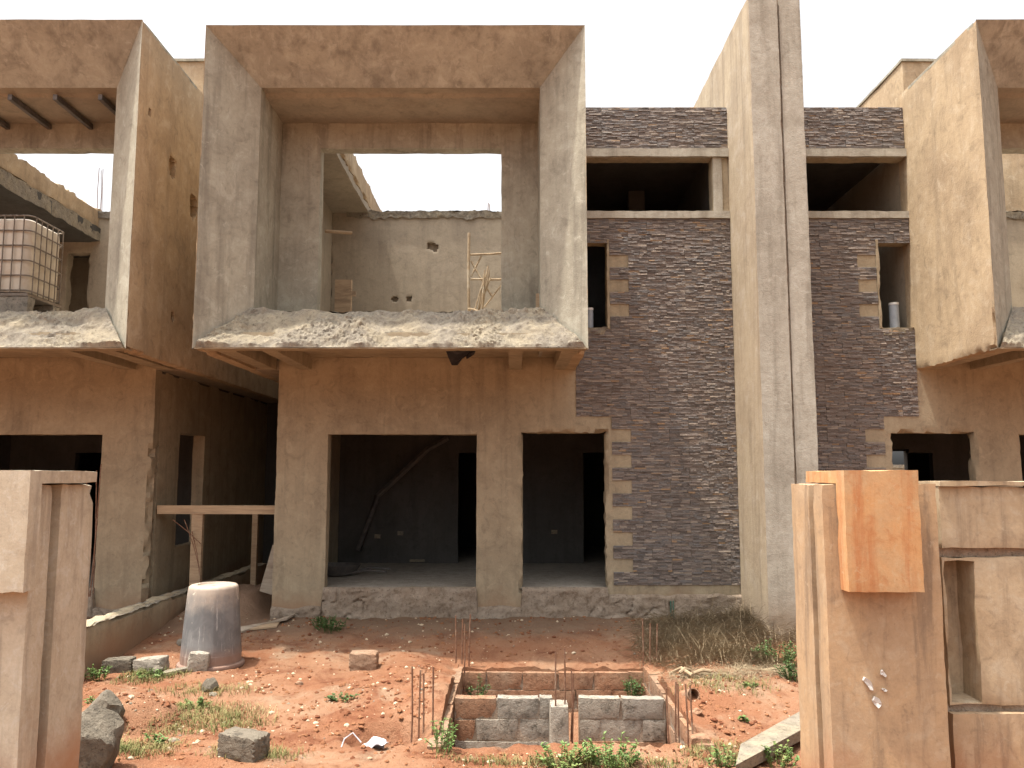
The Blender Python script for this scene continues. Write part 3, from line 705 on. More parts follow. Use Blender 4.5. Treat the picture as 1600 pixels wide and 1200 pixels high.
# starter bars
def bars(pts, label, grp='column starter bars'):
    """pts: list of (px_bottom, py_bottom, px_top, py_top, D)"""
    p0 = P(pts[0][0], pts[0][1], pts[0][4]); T = empty('starter_bars', p0, label, 'rebar', grp)
    for (ax, ay, tx, ty, D) in pts:
        a = P(ax, ay, D); t_ = P(tx, ty, D); a.z -= .25
        mid = (a+t_)/2+Vector((random.uniform(-.012, .012), random.uniform(-.02, .02), 0))
        b_ = MB().tube([a, (a+mid)/2, mid, (mid+t_)/2, t_], .0085, 6); obj('bar', b_.m('bar'), M['rust'], T)
bars([(641, 1165, 644, 1041, 7.95), (654, 1165, 657, 1047, 8.1), (660, 1160, 662, 1052, 8.2), (675, 1150, 677, 1042, 8.0)], 'rusty starter bars left of the pit beside the white rag')
bars([(712, 1050, 712, 962, 10.9), (722, 1045, 723, 968, 11.05), (725, 1050, 726, 975, 10.88), (733, 1050, 735, 960, 10.98)], 'rusty starter bars at the far left corner of the pit')
bars([(1004, 1040, 1004, 967, 10.95), (1016, 1045, 1016, 974, 10.9), (1027, 1040, 1027, 975, 11.0)], 'rusty starter bars at the far right corner of the pit by the dry grass')
bars([(868, 1105, 868, 1017, 8.97), (881, 1105, 882, 1013, 9.05), (892, 1120, 893, 1048, 9.1), (894, 1125, 896, 1052, 9.02)], 'pale rusty starter bars on the stub in the middle of the pit')
bars([(1047, 1180, 1041, 1075, 7.8), (1058, 1180, 1056, 1065, 7.85), (1063, 1185, 1059, 1068, 7.95), (1075, 1175, 1071, 1068, 7.75), (1082, 1180, 1078, 1070, 7.9)], 'rusty starter bars at the near right corner of the pit by the buried pipe')
bars([(142, 905, 158, 725, 12.3), (147, 900, 151, 735, 12.4), (140, 905, 135, 735, 12.35)], 'tall bent rusty bars in front of the left house opening')
bars([(153, 330, 155, 262, DB+.1), (157, 330, 158, 266, DB+.12), (160, 330, 161, 264, DB+.08)], 'thin bars standing on the broken wall behind the caged tank')
bars([(763, 335, 763, 317, DB+.1), (765, 335, 765, 319, DB+.12)], 'two short bars on the broken back wall inside the middle box')

# ------------------------------------------------------------------ drum
dp = G(330, 1020, -.04); dp.z = gz(dp.x, dp.y)-.01
s_ = dp.y/F
T = empty('plastic_drum', dp, 'grey ribbed plastic drum standing upside down on the soil', 'drum')
rb, rt, hd = 44*s_, 37*s_, .99
def dr_(r_, z, k, n):
    if .05 < z < hd-.06: r_ *= 1+.012*max(0, math.cos(2*math.pi*k/n*16))**6
    return r_
prof = [(rb, .05), (rb*.995, .16), (rb*.985, .162)]+[(rb+(rt-rb)*q-.004, .162+(hd-.21)*q) for q in [i/10 for i in range(11)]]+[(rt-.01, hd-.025), (rt-.03, hd-.006), (rt-.06, hd), (rt-.11, hd), (rt-.12, hd-.02), (.02, hd-.022)]
b = MB().lathe(prof, 96, dp, dr_); obj('shell', b.m('shell', True, 40), M['drum'], T)
rp = [(rb-.01, .0), (rb+.035, .0), (rb+.045, .02), (rb+.035, .045), (rb, .055), (rb-.02, .05)]
b = MB().lathe(rp, 64, dp); obj('rim', b.m('rim', True, 50), M['tarp'] if False else M['drum'], T)
# ------------------------------------------------------------------ loose blocks and rocks
def rock(name, px, py, w_, h_, d_, label, cat, mat, seed, boxy=.0, rz=0, tilt=0, sink=.03, gp=None):
    bm = bmesh.new(); bmesh.ops.create_icosphere(bm, subdivisions=4, radius=1); r_ = random.Random(seed)
    vs = []
    off = Vector((seed*3.7, seed*1.9, seed*.7))
    for v in bm.verts:
        d = v.co.normalized()
        if boxy:
            k = max(abs(d.x), abs(d.y), abs(d.z)); cb = d/k
            # rounded box
            q = d.lerp(cb, boxy)*.92
        else: q = d*(1+.28*fbm(d*1.1+off, 2))
        # facet with a few random planes
        rr = random.Random(seed*7)
        for _ in range(0 if boxy else 9):
            n_ = Vector((rr.uniform(-1, 1), rr.uniform(-1, 1), rr.uniform(-1, 1))).normalized(); lim = rr.uniform(.62, .9)
            e = q.dot(n_)-lim
            if e > 0: q = q-n_*e
        q = q*(1+.04*fbm(d*3.5+off, 3)); 
        vs.append(Vector((q.x*w_/2, q.y*d_/2, q.z*h_/2)))
    for v, c_ in zip(bm.verts, vs): v.co = c_
    m = bpy.data.meshes.new(name); bm.to_mesh(m); bm.free(); m.shade_smooth(); m.set_sharp_from_angle(angle=R(28))
    g0 = G(px, py, -.1); g0 = G(px, py, gz(g0.x, g0.y, False))
    o = obj(name, m, mat); o.location = (g0.x, g0.y+d_*.4, gz(g0.x, g0.y+d_*.4, False)+h_/2-sink); o.rotation_euler = (0, tilt, rz)
    return tag(o, label, cat, gp)
rock('concrete_block', 566, 1047, .38, .235, .28, 'pale-topped broken concrete block alone on the sunlit soil', 'block', M['block_red'], 3, .82, .05)
rock('concrete_block', 374, 1192, .44, .24, .26, 'weathered brown block on the grass near the bottom edge', 'block', M['rock'], 5, .8, -.35, .05)
rock('concrete_block', 180, 1053, .38, .19, .24, 'dark grey block lying left of a similar block by the low wall', 'block', M['rock'], 6, .85, .1, -.05)
rock('concrete_block', 230, 1053, .40, .2, .26, 'grey block leaning on rubble between the low wall and the drum', 'block', M['block'], 8, .8, -.15, -.1)
rock('concrete_lump', 306, 1052, .27, .27, .18, 'squarish pale-topped concrete lump against the foot of the drum', 'rock', M['block'], 9, .6, .3, .1)
rock('rock', 243, 1057, .16, .12, .15, 'small dark rock beside the grey block by the low wall', 'rock', M['rock'], 12)
rock('rock', 325, 1083, .19, .17, .18, 'small jagged grey rock alone on the thin grass', 'rock', M['rock'], 13)
rock('rock', 331, 1088, .10, .07, .09, 'pale little stone touching the jagged grey rock', 'rock', M['broken'], 14)
rock('boulder', 132, 1222, .42, .62, .36, 'large dark boulder leaning by the left gatepost', 'rock', M['rock'], 21, tilt=-.25, sink=.1)
rock('boulder', 150, 1150, .33, .38, .34, 'grey boulder just behind the large one by the left gatepost', 'rock', M['rock'], 23, tilt=.2, sink=.05)
rock('rock', 280, 1012, .12, .12, .1, 'small white-grey stone at the foot of the low wall', 'rock', M['broken'], 25)
rock('rock', 270, 1160, .12, .06, .1, 'flat pale stone on the grass patch', 'rock', M['broken'], 26)
rock('rock', 758, 1042, .13, .11, .1, 'orange stone on the back edge of the pit', 'rock', M['block_red'], 27)
rock('rock', 466, 1075, .1, .07, .09, 'small brown stone on bare soil left of the pit', 'rock', M['block_red'], 29)
rock('rock', 1090, 1118, .14, .08, .12, 'brown stone below the buried pipe', 'rock', M['block_red'], 33)
# ------------------------------------------------------------------ boards, slabs, props
def board(name, pts, thick, mat, label, cat, parent=None):
    """a board from its four top corners"""
    pts = [Vector(p) for p in pts]; n = (pts[1]-pts[0]).cross(pts[3]-pts[0]).normalized()
    if n.z < 0: n = -n
    b = MB()
    def f(p, u, v): return p+n*(.003*fbm(p*4, 2))
    b.patch(*pts, 16, 4, f)
    lo = [p-n*thick for p in pts]
    b.patch(*lo, 16, 4, f)
    for i in range(4):
        j = (i+1) % 4; b.patch(pts[i], pts[j], lo[j], lo[i], 8, 1)
    o = obj(name, b.m(name), mat, parent)
    return tag(o, label, cat) if parent is None else o
def gp(px, py, dz=0):
    g0 = G(px, py, -.05); g0 = G(px, py, gz(g0.x, g0.y, False)); return Vector((g0.x, g0.y, gz(g0.x, g0.y, False)+dz))
board('timber_board', [gp(374, 985, .05), gp(448, 973, .06), gp(463, 962, .05), gp(374, 975, .04)], .025, M['woodgrey'], 'splintered grey board lying on the soil right of the drum', 'board')
board('timber_board', [gp(374, 988, .03), gp(432, 979, .025), gp(440, 971, .03), gp(374, 980, .03)], .02, M['wood'], 'shorter darker board under the splintered one right of the drum', 'board')
board('concrete_slab', [gp(1150, 1215, .12), gp(1262, 1165, .14), gp(1262, 1140, .16), gp(1158, 1186, .13)], .09, M['broken'], 'pale broken concrete slab lying at the foot of the right gatepost', 'slab')
board('flat_stone', [gp(250, 1060, .04), gp(305, 1052, .05), gp(305, 1046, .05), gp(258, 1054, .04)], .03, M['broken'], 'thin pale strip of concrete in front of the drum', 'slab')
# alley propping frame
T = empty('prop_frame', (-4.6, 13.2, 0), 'timber prop frame across the dark alley behind the drum', 'timber frame')
b = MB().box((X(246, 795, 13.2), 13.18, Z(803, 13.2)), (-3.66, 13.33, Z(790, 13.2)), None, .006); obj('crossbeam', b.m('crossbeam', False), M['woodh'], T)
b = MB().box((X(300, 850, 13.25), 13.2, 0), (X(316, 850, 13.25), 13.3, Z(803, 13.2)-.002), None, .006); obj('post', b.m('post', False), M['wood'], T)
b = MB().box((X(393, 850, 14.6), 14.6, 0), (X(401, 850, 14.6), 14.7, Z(800, 14.6)), None, .006); obj('post', b.m('post', False), M['wood'], T)
for (x0_, y0_, x1_, y1_) in ((270, 812, 314, 850), (288, 812, 312, 890), (300, 830, 312, 900)):
    b = MB().tube([P(x0_, y0_, 13.15), P((x0_+x1_)/2+2, (y0_+y1_)/2, 13.12), P(x1_, y1_, 13.14)], .007, 6); obj('tie_bar', b.m('tie_bar'), M['rust'], T)
T2 = empty('leaning_board', (X(415, 900, 14), 13.6, .3), 'grey board leaning against the wall inside the alley', 'board')
b = MB().box((-.1, -.02, 0), (.1, .02, .75), Matrix.Translation((X(416, 900, 13.5), 13.5, .3)) @ Matrix.Rotation(.25, 4, 'Y'), .004); obj('plank', b.m('plank', False), M['woodgrey'], T2)

# ------------------------------------------------------------------ inside the middle box
zf_ = ZS+.25
p0 = P(522, 487, 14.5); 
b = MB().box((X(523, 460, 14.5), 14.5, zf_), (X(549, 460, 14.5), 14.54, Z(437, 14.5)), None, .008)
T = empty('upright_board', (X(536, 460, 14.5), 14.5, zf_), 'nailed timber board standing inside the middle box', 'board'); obj('board', b.m('board', False), M['wood'], T)
b = MB().box((X(549, 460, 14.5), 14.49, Z(463, 14.5)), (X(556, 460, 14.5), 14.53, Z(455, 14.5)), None, .004); obj('cleat', b.m('cleat', False), M['wood'], T)
b = MB().tube([P(508, 361, 15.2), P(550, 364, 15.4)], .035, 6); tag(obj('putlog', b.m('putlog'), M['wood']), 'short stick poking from the side wall inside the middle box', 'stick')
T = empty('scaffold', (X(745, 480, 15.5), 15.5, zf_), 'pole scaffold with tied sticks in the right of the middle box', 'scaffold')
DS = 15.6
def pole(a, b_, r_=.022, D=DS, nm='pole'):
    p, q = P(*a, D), P(*b_, D); m_ = (p+q)/2+Vector((random.uniform(-.02, .02),)*3)
    bb_ = MB().tube([p, m_, q], r_, 7); obj(nm, bb_.m(nm), M['bamboo'], T)
pole((733, 500, DS)[:2], (733, 364), .028); pole((800, 500), (801, 372), .028)
pole((733, 398), (800, 394)); pole((735, 436), (800, 436)); pole((736, 408), (768, 462), .018); pole((752, 400), (736, 432), .018)
pole((790, 436), (757, 480), .016)
for i in range(9):
    a = random.uniform(738, 756); c_ = random.uniform(756, 768); pole((a, 492), (c_, random.uniform(404, 440)), .012, DS-.1-.02*i, 'stick')
pole((731, 483), (746, 487), .03, DS-.3, 'stick')
# small timber left on the right jamb
b = MB().box((X(838, 480, 12.0), 12.0, ZI0-.3), (X(846, 480, 12.0), 12.1, Z(459, 12.0)), None, .006); tag(obj('timber_stub', b.m('timber_stub', False), M['wood']), 'small timber stub beside the right jamb of the middle box', 'timber')
# torn dark sheet under the box
b = MB(); pts = [(694, 547), (745, 547), (741, 554), (729, 562), (728, 556), (722, 560), (715, 571), (706, 571), (700, 558)]
fr = [P(x_, y_, 11.9)+Vector((0, .04*math.sin(i*1.7), 0)) for i, (x_, y_) in enumerate(pts)]
for v in fr[:2]: v.z = ZS+.21
n = len(fr); b.add(fr+[v+Vector((0, .012, 0)) for v in fr], [tuple(range(n)), tuple(range(2*n-1, n-1, -1))]+[(i, (i+1) % n, n+(i+1) % n, n+i) for i in range(n)])
tag(obj('torn_sheet', b.m('torn_sheet', False), M['tarp']), 'torn dark plastic sheet hanging under the middle box', 'plastic sheet')
# grey vent pipes in the narrow windows
for (px, lab) in ((921.5, 'grey plastic pipe end standing in the narrow window right of the middle box'), (1397, 'grey plastic pipe end standing in the narrow window of the right house')):
    D = 13.12; x_ = X(px, 490, D); zt_ = Z(474 if px > 1000 else 482, D); r_ = .075 if px > 1000 else .055
    T = empty('vent_pipe', (x_, D, Z(512, D)), lab, 'pipe', 'vent pipes')
    b = MB().lathe([(r_, Z(514, D)), (r_, zt_), (r_-.01, zt_), (r_-.01, zt_-.3)], 24, (x_, D, 0)); obj('tube', b.m('tube'), M['pvc'], T)
    b = MB().lathe([(r_+.004, zt_-.03), (r_+.004, zt_+.004), (r_-.012, zt_+.004)], 24, (x_, D, 0)); obj('rim', b.m('rim'), M['pvcw'], T)
# conduit stubs in the plinth, and the pipe in the soil
T = empty('conduit_stub', (X(1050, 950, 12.9), 12.88, 0), 'pair of green conduits coming out of the plinth under the stone cladding', 'conduit')
for k in (-1, 1):
    b = MB().tube([(X(1051, 950, 12.88)+k*.02, 12.9, -.05), (X(1051, 950, 12.88)+k*.02, 12.93, .26)], .011, 8); obj('conduit', b.m('conduit'), M['green_pipe'], T)
b = MB().tube([(X(1043, 950, 12.9), 12.9, -.05), (X(1043, 950, 12.9), 12.93, .26)], .025, 10); obj('pipe', b.m('pipe'), M['plinth'], T)
q = gp(1083, 1105, .07); b = MB(); 
pr = [(.066, -.4), (.066, 0), (.058, 0), (.058, -.3), (.001, -.3)]
b.lathe(pr, 24); 
pm = b.m('buried_pipe'); o = obj('buried_pipe', pm, M['block_red']); o.location = q+Vector((0, -.04, -.035)); o.rotation_euler = (R(72), 0, R(8)); tag(o, 'open end of an orange-brown pipe sticking out of the soil right of the pit', 'pipe')
# white rag
def rag(p, u, v):
    q = p.copy(); q.z += .05*math.sin(u*3.1)*math.sin(v*3.1)+.03*noise.noise(p*16)+.02*noise.noise(p*35); return q
a = G(585, 1172, -.3); zz = -.36
b = MB(); 
def rg2(p, u, v):
    q = p.copy(); q.z = gz(p.x, p.y, False)+.03+.06*math.sin(u*3.1)*math.sin(v*2.6)+.05*noise.noise(p*13); return q
b.patch((a.x-.1, a.y-.08, 0), (a.x+.14, a.y-.1, 0), (a.x+.07, a.y+.07, 0), (a.x-.07, a.y+.09, 0), 18, 14, rg2)
T = empty('white_rag', (a.x, a.y, zz), 'crumpled white cloth lying in the hollow left of the pit', 'cloth'); ro = obj('cloth', b.m('cloth', True, 70), M['white'], T)
sol_ = ro.modifiers.new('thick', 'SOLIDIFY'); sol_.thickness = .004
b = MB().tube([(a.x-.12, a.y, gz(a.x-.12, a.y, False)+.04), (a.x-.2, a.y+.02, gz(a.x-.2, a.y, False)+.12), (a.x-.27, a.y, gz(a.x-.27, a.y, False)+.08), (a.x-.29, a.y-.03, gz(a.x-.29, a.y, False)+.02)], .006, 6); obj('strap', b.m('strap'), M['white'], T)
# bits inside the ground floor room: barrow pan and sticks
wx_ = X(525, 900, 14.6)
T = empty('barrow_pan', (wx_, 14.6, FL), 'dark wheelbarrow pan lying on the floor inside the left dark opening', 'wheelbarrow')
b = MB().lathe([(.05, .02), (.25, .03), (.36, .16), (.38, .2), (.35, .2), (.24, .06), (.03, .05)], 24, (wx_, 14.6, FL), lambda r_, z, k, n: r_*(1+.12*math.cos(4*math.pi*k/n))); obj('pan', b.m('pan'), M['darksteel'], T)
for k in (-1, 1):
    b = MB().tube([(wx_+.2, 14.6+k*.15, FL+.05), (wx_+.55, 14.6+k*.2, FL+.12), (wx_+.9, 14.6+k*.22, FL+.1)], .016, 7); obj('handle', b.m('handle'), M['darksteel'], T)

# ------------------------------------------------------------------ caged tank
tx1 = X(52, 400, 12.95); td0, td1 = 12.86, 13.86
tz0, tz1 = Z(456, 12.9), Z(338, 12.9)
T = empty('caged_tank', (tx1-.6, 13.36, tz0-.1), 'white plastic tank in a steel cage on blocks in the left box', 'tank')
def rrect(x0_, x1_, y0_, y1_, r_, n=5):
    out = []
    for (cx_, cy_, a0) in ((x1_-r_, y0_+r_, -90), (x1_-r_, y1_-r_, 0), (x0_+r_, y1_-r_, 90), (x0_+r_, y0_+r_, 180)):
        for i in range(n+1):
            a = R(a0+90*i/n); out.append((cx_+r_*math.cos(a), cy_+r_*math.sin(a)))
    return out
b = MB(); ring = rrect(tx1-1.15, tx1-.03, td0+.03, td1-.03, .13); n = len(ring); lv = []
for (z, k) in ((tz0, .97), (tz0+.05, 1), (tz1-.14, 1), (tz1-.06, .97), (tz1-.03, .9)):
    cx_, cy_ = tx1-.59, (td0+td1)/2; lv.append([(cx_+(x_-cx_)*k, cy_+(y_-cy_)*k, z) for (x_, y_) in ring])
for a in lv: b.v += [Vector(v) for v in a]
for i in range(len(lv)-1):
    for k in range(n): b.f.append((i*n+k, i*n+(k+1) % n, (i+1)*n+(k+1) % n, (i+1)*n+k))
b.f.append(tuple((len(lv)-1)*n+k for k in range(n))); b.f.append(tuple(reversed(range(n))))
obj('bottle', b.m('bottle'), M['tank'], T)
for z in [tz0+.02+(tz1-tz0-.02)*i/5 for i in range(6)]:
    rr_ = rrect(tx1-1.18, tx1, td0, td1, .1); b = MB(); pts = [Vector((x_, y_, z)) for (x_, y_) in rr_]; b.tube(pts+[pts[0]], .012, 6); obj('cage_rail', b.m('cage_rail'), M['cage'], T)
for i in range(7):
    for (x_, y_) in ((tx1-.12-.155*i, td0-.012), (tx1-.12-.155*i, td1+.012)):
        b = MB().tube([(x_, y_, tz0-.02), (x_, y_, tz1)], .011, 6); obj('cage_upright', b.m('cage_upright'), M['cage'], T)
for i in range(6):
    y_ = td0+.1+(td1-td0-.2)*i/5
    b = MB().tube([(tx1+.012, y_, tz0-.02), (tx1+.012, y_, tz1)], .011, 6); obj('cage_upright', b.m('cage_upright'), M['cage'], T)
b = MB().box((tx1-1.18, td0, tz0-.07), (tx1, td1, tz0-.025)); obj('base_tray', b.m('base_tray', False), M['cage'], T)
zc = ZS+.24; nz = 3; hb_ = (tz0-.07-zc)/nz
bi = 0
for (bx_, by_) in ((tx1-.24, td0+.02), (tx1-.95, td0+.02), (tx1-.24, td1-.25), (tx1-.95, td1-.25)):
    for k in range(nz):
        o = bpy.data.objects.new('support_block', BL[bi % 5]); C.objects.link(o); bi += 1
        o.location = (bx_+random.uniform(-.02, .02), by_, zc+k*hb_+.001); o.scale = (1, 1.4, hb_/.2155)
        tag(o, ['bottom', 'middle', 'top'][k]+' concrete block of the pile under the '+['near right corner of the caged tank', 'near left corner of the caged tank', 'far right corner of the caged tank', 'far left corner of the caged tank'][(bi-1)//nz], 'block', 'blocks under the caged tank')

# ------------------------------------------------------------------ loose soil, stones, grass
def scatter(name, n, region, size, mat, label, cat, seed, dens=None, flat=.7):
    r_ = random.Random(seed); b = MB(); k = 0
    base = [Vector(v) for v in ((0,0,1),(.9,0,.3),(.28,.85,.3),(-.72,.53,.3),(-.72,-.53,.3),(.28,-.85,.3),(.72,.53,-.4),(-.28,.85,-.4),(-.9,0,-.4),(-.28,-.85,-.4),(.72,-.53,-.4))]
    fc = [(0,1,2),(0,2,3),(0,3,4),(0,4,5),(0,5,1),(1,6,2),(2,7,3),(3,8,4),(4,9,5),(5,10,1),(6,7,2),(7,8,3),(8,9,4),(9,10,5),(10,6,1)]
    while k < n:
        x, y = r_.uniform(region[0], region[1]), r_.uniform(region[2], region[3])
        if dens and r_.random() > dens(x, y): continue
        k += 1
        if PX0-.2 < x < PX1+.2 and PY0-.2 < y < PY1+.2: continue
        s0 = size[0]*(size[1]/size[0])**(r_.random()**2.2); a = r_.uniform(0, 6.28); z = gz(x, y)
        b.add([Vector((v.x*math.cos(a)-v.y*math.sin(a), v.x*math.sin(a)+v.y*math.cos(a), v.z*flat))*s0*r_.uniform(.7, 1.2)+Vector((x, y, z+s0*.1)) for v in base], fc)
    o = obj(name, b.m(name, False), mat); o['kind'] = 'stuff'; o['label'] = label; o['category'] = cat; return o
def dn(x, y):
    d = max(abs(x-.5)-1.2, 0)+max(abs(y-9)-1.2, 0); return .18+.8*sm(1.0, .1, d)+.5*sm(.15, .5, fbm((x*.8, y*.8, 4), 2))
scatter('soil_clods', 14000, (-5, 4.2, 6.4, 12.9), (.005, .034), M['clod'], 'loose clods of red soil scattered over the ground', 'soil', 1, dn)
scatter('pebbles', 600, (-5, 4.2, 6.4, 12.9), (.004, .020), M['broken'], 'small pale pebbles and mortar crumbs on the soil', 'gravel', 2)
def ells(lst):
    def f(x, y):
        t = 0
        for (cx_, cy_, rx_, ry_, w_) in lst:
            d = math.hypot((x-cx_)/rx_, (y-cy_)/ry_); t = max(t, w_*sm(1, .35, d))
        return t
    return f
def blades(name, n, region, hgt, wd, mat, label, cat, dens, seed, lean=.6, up=1):
    r_ = random.Random(seed); b = MB(); k = 0; tries = 0
    while k < n and tries < n*60:
        tries += 1
        x, y = r_.uniform(region[0], region[1]), r_.uniform(region[2], region[3])
        if r_.random() > dens(x, y)*(.35+.9*max(0, noise.noise(Vector((x*6, y*6, 1))))): continue
        if math.hypot((x-mound.x)/.5, (y-mound.y)/.36) < 1: continue
        k += 1; a = r_.uniform(0, 6.28); h = r_.uniform(*hgt); l = h*lean*r_.uniform(.3, 1.3); z = gz(x, y)
        d = Vector((math.cos(a), math.sin(a), 0)); sd = Vector((-d.y, d.x, 0))*wd*r_.uniform(.6, 1.2); p = Vector((x, y, z-.005))
        m1 = p+d*l*.35+Vector((0, 0, h*.6*up)); t_ = p+d*l+Vector((0, 0, h*up*r_.uniform(.6, 1)))
        b.add([p-sd, p+sd, m1+sd*.7, m1-sd*.7, t_], [(0,1,2,3), (3,2,4)])
    o = obj(name, b.m(name, False), mat); o['kind'] = 'stuff'; o['label'] = label; o['category'] = cat; return o
def E(px, py, rx_, ry_, w_=1):
    q = gp(px, py); return (q.x, q.y, rx_, ry_, w_)
gd = ells([E(290, 1125, 1.1, .55), E(200, 1180, .6, .35), E(230, 1060, .6, .35, .8), E(400, 1180, .6, .25, .6), E(140, 1060, .4, .5, .8), E(900, 1192, 1.4, .16, .9), E(1130, 1075, .7, .4, .35), E(1150, 1180, .6, .3, .8), E(320, 1085, .7, .3, .5)])
blades('thin_grass', 9000, (-4.6, 3.6, 6.3, 11), (.02, .09), .0035, M['grass'], 'sparse yellowing grass on the left and bottom of the plot', 'grass', gd, 5, 1.0)
dd = ells([E(1110, 990, 1.15, .95), E(1190, 990, .7, 1.0), E(1070, 1015, .8, .7), E(1140, 1030, .9, .6, .8)])
def straws(name, n, dens, region, label, seed):
    r_ = random.Random(seed); b = MB(); k = 0; tr = 0
    while k < n and tr < n*80:
        tr += 1; x, y = r_.uniform(region[0], region[1]), r_.uniform(region[2], region[3]); d0 = dens(x, y)
        cl = noise.noise(Vector((x*3.2, y*3.2, 6)))
        if r_.random() > d0*(.25+1.3*max(0, cl+.1)): continue
        k += 1; p = Vector((x, y, gz(x, y, False)+r_.uniform(0, .16)*d0)); a = r_.uniform(0, 6.28); L = r_.uniform(.12, .6); e = r_.gauss(.22, .4)
        wd = r_.uniform(.0018, .0045); pts = [p.copy()]
        for q_ in range(4):
            d_ = Vector((math.cos(a)*math.cos(e), math.sin(a)*math.cos(e), math.sin(e))); p = p+d_*L/4; p.z = max(p.z, gz(p.x, p.y, False)+.004); pts.append(p.copy()); e -= r_.uniform(.1, .45); a += r_.gauss(0, .2)
        vs = []
        for q_, v in enumerate(pts):
            t_ = (pts[min(q_+1, 4)]-pts[max(q_-1, 0)]); sd = t_.cross(Vector((.2, 1, .4))).normalized()*wd*(1-.2*q_); vs += [v-sd, v+sd]
        b.add(vs, [(2*q_, 2*q_+1, 2*q_+3, 2*q_+2) for q_ in range(4)])
    o = obj(name, b.m(name, False), M['straw']); o['kind'] = 'stuff'; o['label'] = label; o['category'] = 'dry grass'
straws('dry_grass', 8500, dd, (1.5, 4.2, 9.6, 13), 'tangled heap of dry straw-coloured grass at the foot of the fin wall', 6)
sd_ = ells([E(1110, 1055, .8, .3), E(1190, 1045, .6, .4)])
blades('straw_litter', 1500, (1.5, 4.0, 8.5, 12), (.05, .2), .004, M['straw'], 'scattered straw on the soil right of the pit', 'dry grass', sd_, 8, 2.5, .25)
def weed(px, py, w_, h_, n, mat, label, seed, dz=0, leaf=.035, at=None):
    r_ = random.Random(seed); q = at if at is not None else gp(px, py, dz)
    T = empty('weed', q, label, 'weed', 'green weeds'); st = MB(); lf = MB()
    ns = max(5, n//14)
    for i in range(ns):
        a = r_.uniform(0, 6.28); rr_ = w_/2*math.sqrt(r_.random()); b0 = q+Vector((math.cos(a)*rr_*.5, math.sin(a)*rr_*.35, -.03))
        tp = q+Vector((math.cos(a)*rr_, math.sin(a)*rr_*.7, h_*r_.uniform(.45, 1.05)*(1-.4*rr_/(w_/2)))); md = (b0+tp)/2+Vector((r_.uniform(-.02, .02), r_.uniform(-.02, .02), .02))
        st.tube([b0, md, tp], .003, 4)
        for k in range(n//ns):
            f = r_.uniform(.25, 1.05); c_ = (b0.lerp(md, f*2) if f < .5 else md.lerp(tp, f*2-1)); al = r_.uniform(0, 6.28); L = leaf*r_.uniform(.6, 1.3)
            d = Vector((math.cos(al), math.sin(al), r_.uniform(-.3, .7))).normalized(); sd = d.cross(Vector((0, 0, 1))).normalized()*L*.32; up = Vector((0, 0, L*.12))
            lf.add([c_, c_+d*L*.45+sd+up, c_+d*L, c_+d*L*.45-sd+up, c_+d*L*.5-up*.4], [(0,1,4), (1,2,4), (2,3,4), (3,0,4)])
    obj('stems', st.m('stems', False), mat, T); obj('foliage', lf.m('foliage', False), mat, T)
weed(880, 1192, .55, .22, 520, M['leaf'], 'low spreading green weed in front of the pit, left of the taller clump', 31)
weed(955, 1195, .55, .30, 650, M['leaf'], 'taller bushy green weed at the bottom edge in front of the pit', 32)
weed(1215, 1035, .75, .34, 900, M['leafd'], 'leafy green weed beside the fin wall and dry grass', 33)
weed(1240, 1060, .4, .25, 350, M['leafd'], 'green weed half hidden by the right gatepost', 34)
weed(1000, 1072, .3, .36, 320, M['leafd'], 'dark leafy weed inside the far right corner of the pit', 35, at=Vector((PX1-.14, 10.72, -.62)))
weed(515, 982, .55, .26, 420, M['leafd'], 'dark green weed at the foot of the plinth below the left opening', 36)
weed(500, 975, .25, .2, 150, M['leafd'], 'small weed left of the larger one at the plinth', 37)
weed(745, 1085, .35, .4, 170, M['leafd'], 'thin straggly weed in the far left corner of the pit', 38, at=Vector((PX0+.18, 10.6, -.65)))
weed(690, 1175, .35, .34, 190, M['leaf'], 'straggly weed at the near left corner of the pit', 39)
weed(150, 1060, .4, .22, 260, M['leaf'], 'green weed beside the dark block by the low wall', 40)
weed(235, 1062, .4, .12, 220, M['leaf'], 'low green weed in front of the grey block by the low wall', 41)
weed(140, 1110, .3, .16, 180, M['leaf'], 'green weed behind the grey boulder', 42)
weed(196, 1110, .12, .1, 50, M['leaf'], 'tiny seedling on the red soil mound', 43)
weed(535, 1112, .35, .07, 180, M['leafd'], 'flat patch of weed on the bare soil left of the pit', 44)
weed(310, 1110, .35, .1, 180, M['leaf'], 'green patch in the yellow grass below the drum', 45)
weed(240, 1165, .3, .1, 140, M['leaf'], 'low weed on the grass right of the large boulder', 46)
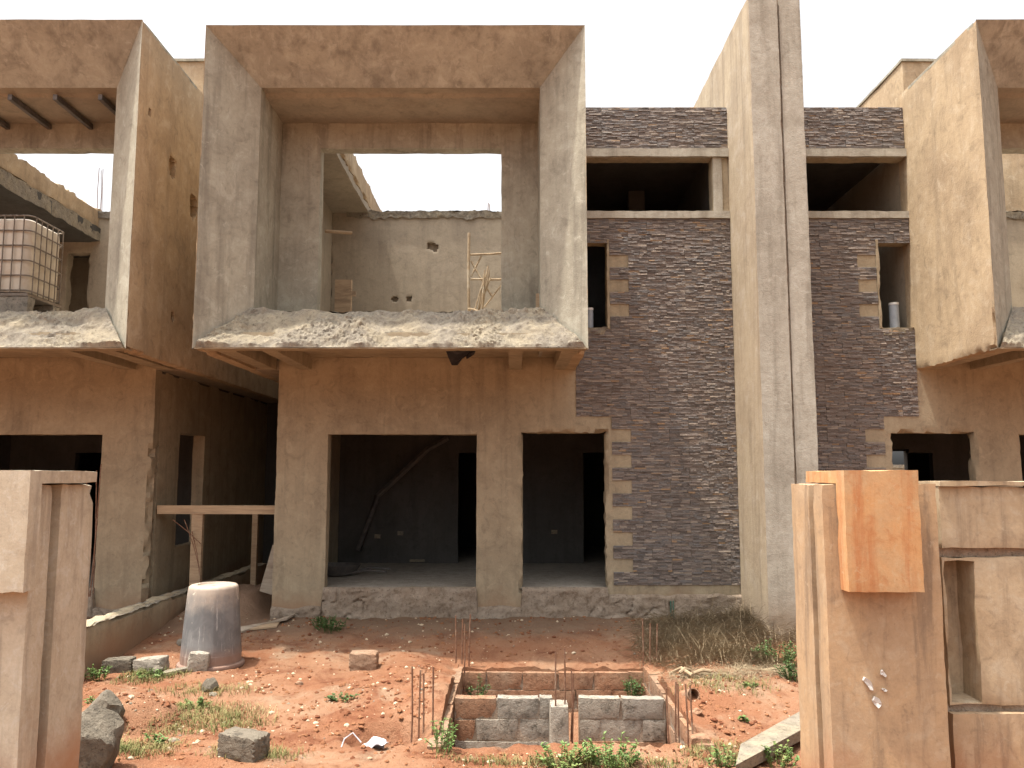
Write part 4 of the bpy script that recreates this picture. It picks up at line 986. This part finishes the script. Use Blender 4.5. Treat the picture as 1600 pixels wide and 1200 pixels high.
weed(1130, 1195, .3, .2, 170, M['leaf'], 'weed at the bottom edge left of the broken slab', 47)
weed(1160, 1130, .14, .04, 60, M['leaf'], 'small flat weed on the soil between pit and right gatepost', 48)
weed(1175, 1092, .2, .08, 90, M['leaf'], 'small weed on the soil above the flat weed, right of the pit', 49)
weed(1215, 1195, .4, .22, 200, M['leaf'], 'weed growing over the broken slab by the gatepost', 50)
# dry sticks right of the pit
for i, (a, c_) in enumerate((((1062, 1065), (1078, 1055)), ((1085, 1058), (1110, 1057)), ((1048, 1050), (1082, 1064)))):
    b = MB().tube([gp(*a, .04), gp((a[0]+c_[0])/2, (a[1]+c_[1])/2, .07), gp(*c_, .05)], .02, 7)
    tag(obj('stick', b.m('stick'), M['bamboo']), ['short pale stick pointing at the right starter bars', 'grey stick lying flat at the edge of the straw', 'longest stick on the rubble right of the pit'][i], 'stick', 'sticks right of the pit')
# building seen through the rear window of the right house
T = empty('far_building', (11, 40, 0), 'pale block building seen through the rear window of the right house', 'building')
b = MB().box((10, 40, -.2), (30, 44, 2.55)); obj('wall', b.m('wall', False), M['box'], T)
b = MB().box((9.9, 39.9, 2.55), (30, 44, 2.7)); obj('parapet', b.m('parapet', False), M['broken'], T)

# ------------------------------------------------------------------ pieces of parts become sub-parts
def nest(root, child, target):
    ch = [o for o in root.children]
    tg = [o for o in ch if o.name.split('.')[0] == target]
    if not tg: return
    for o in ch:
        if o.name.split('.')[0] == child: o.parent = tg[0]; o.matrix_basis = Matrix.Identity(4)
for root in (HM, HR, HL):
    for a, b_ in (('edge_lip', 'broken_sill'), ('edge_beam', 'broken_sill'), ('tower_coping', 'roof_tower'), ('broken_wall_top', 'back_wall'), ('ledge', 'facade_wall'), ('window_sill', 'facade_wall'), ('window_jamb', 'facade_wall'), ('slit_jamb', 'facade_wall'), ('slit_sill', 'facade_wall'), ('plinth', 'facade_wall'), ('purlin', 'balcony_ceiling'), ('soffit_beam', 'soffit'), ('broken_slab_edge', 'roof_strip'), ('upstand', 'roof_strip')): nest(root, a, b_)
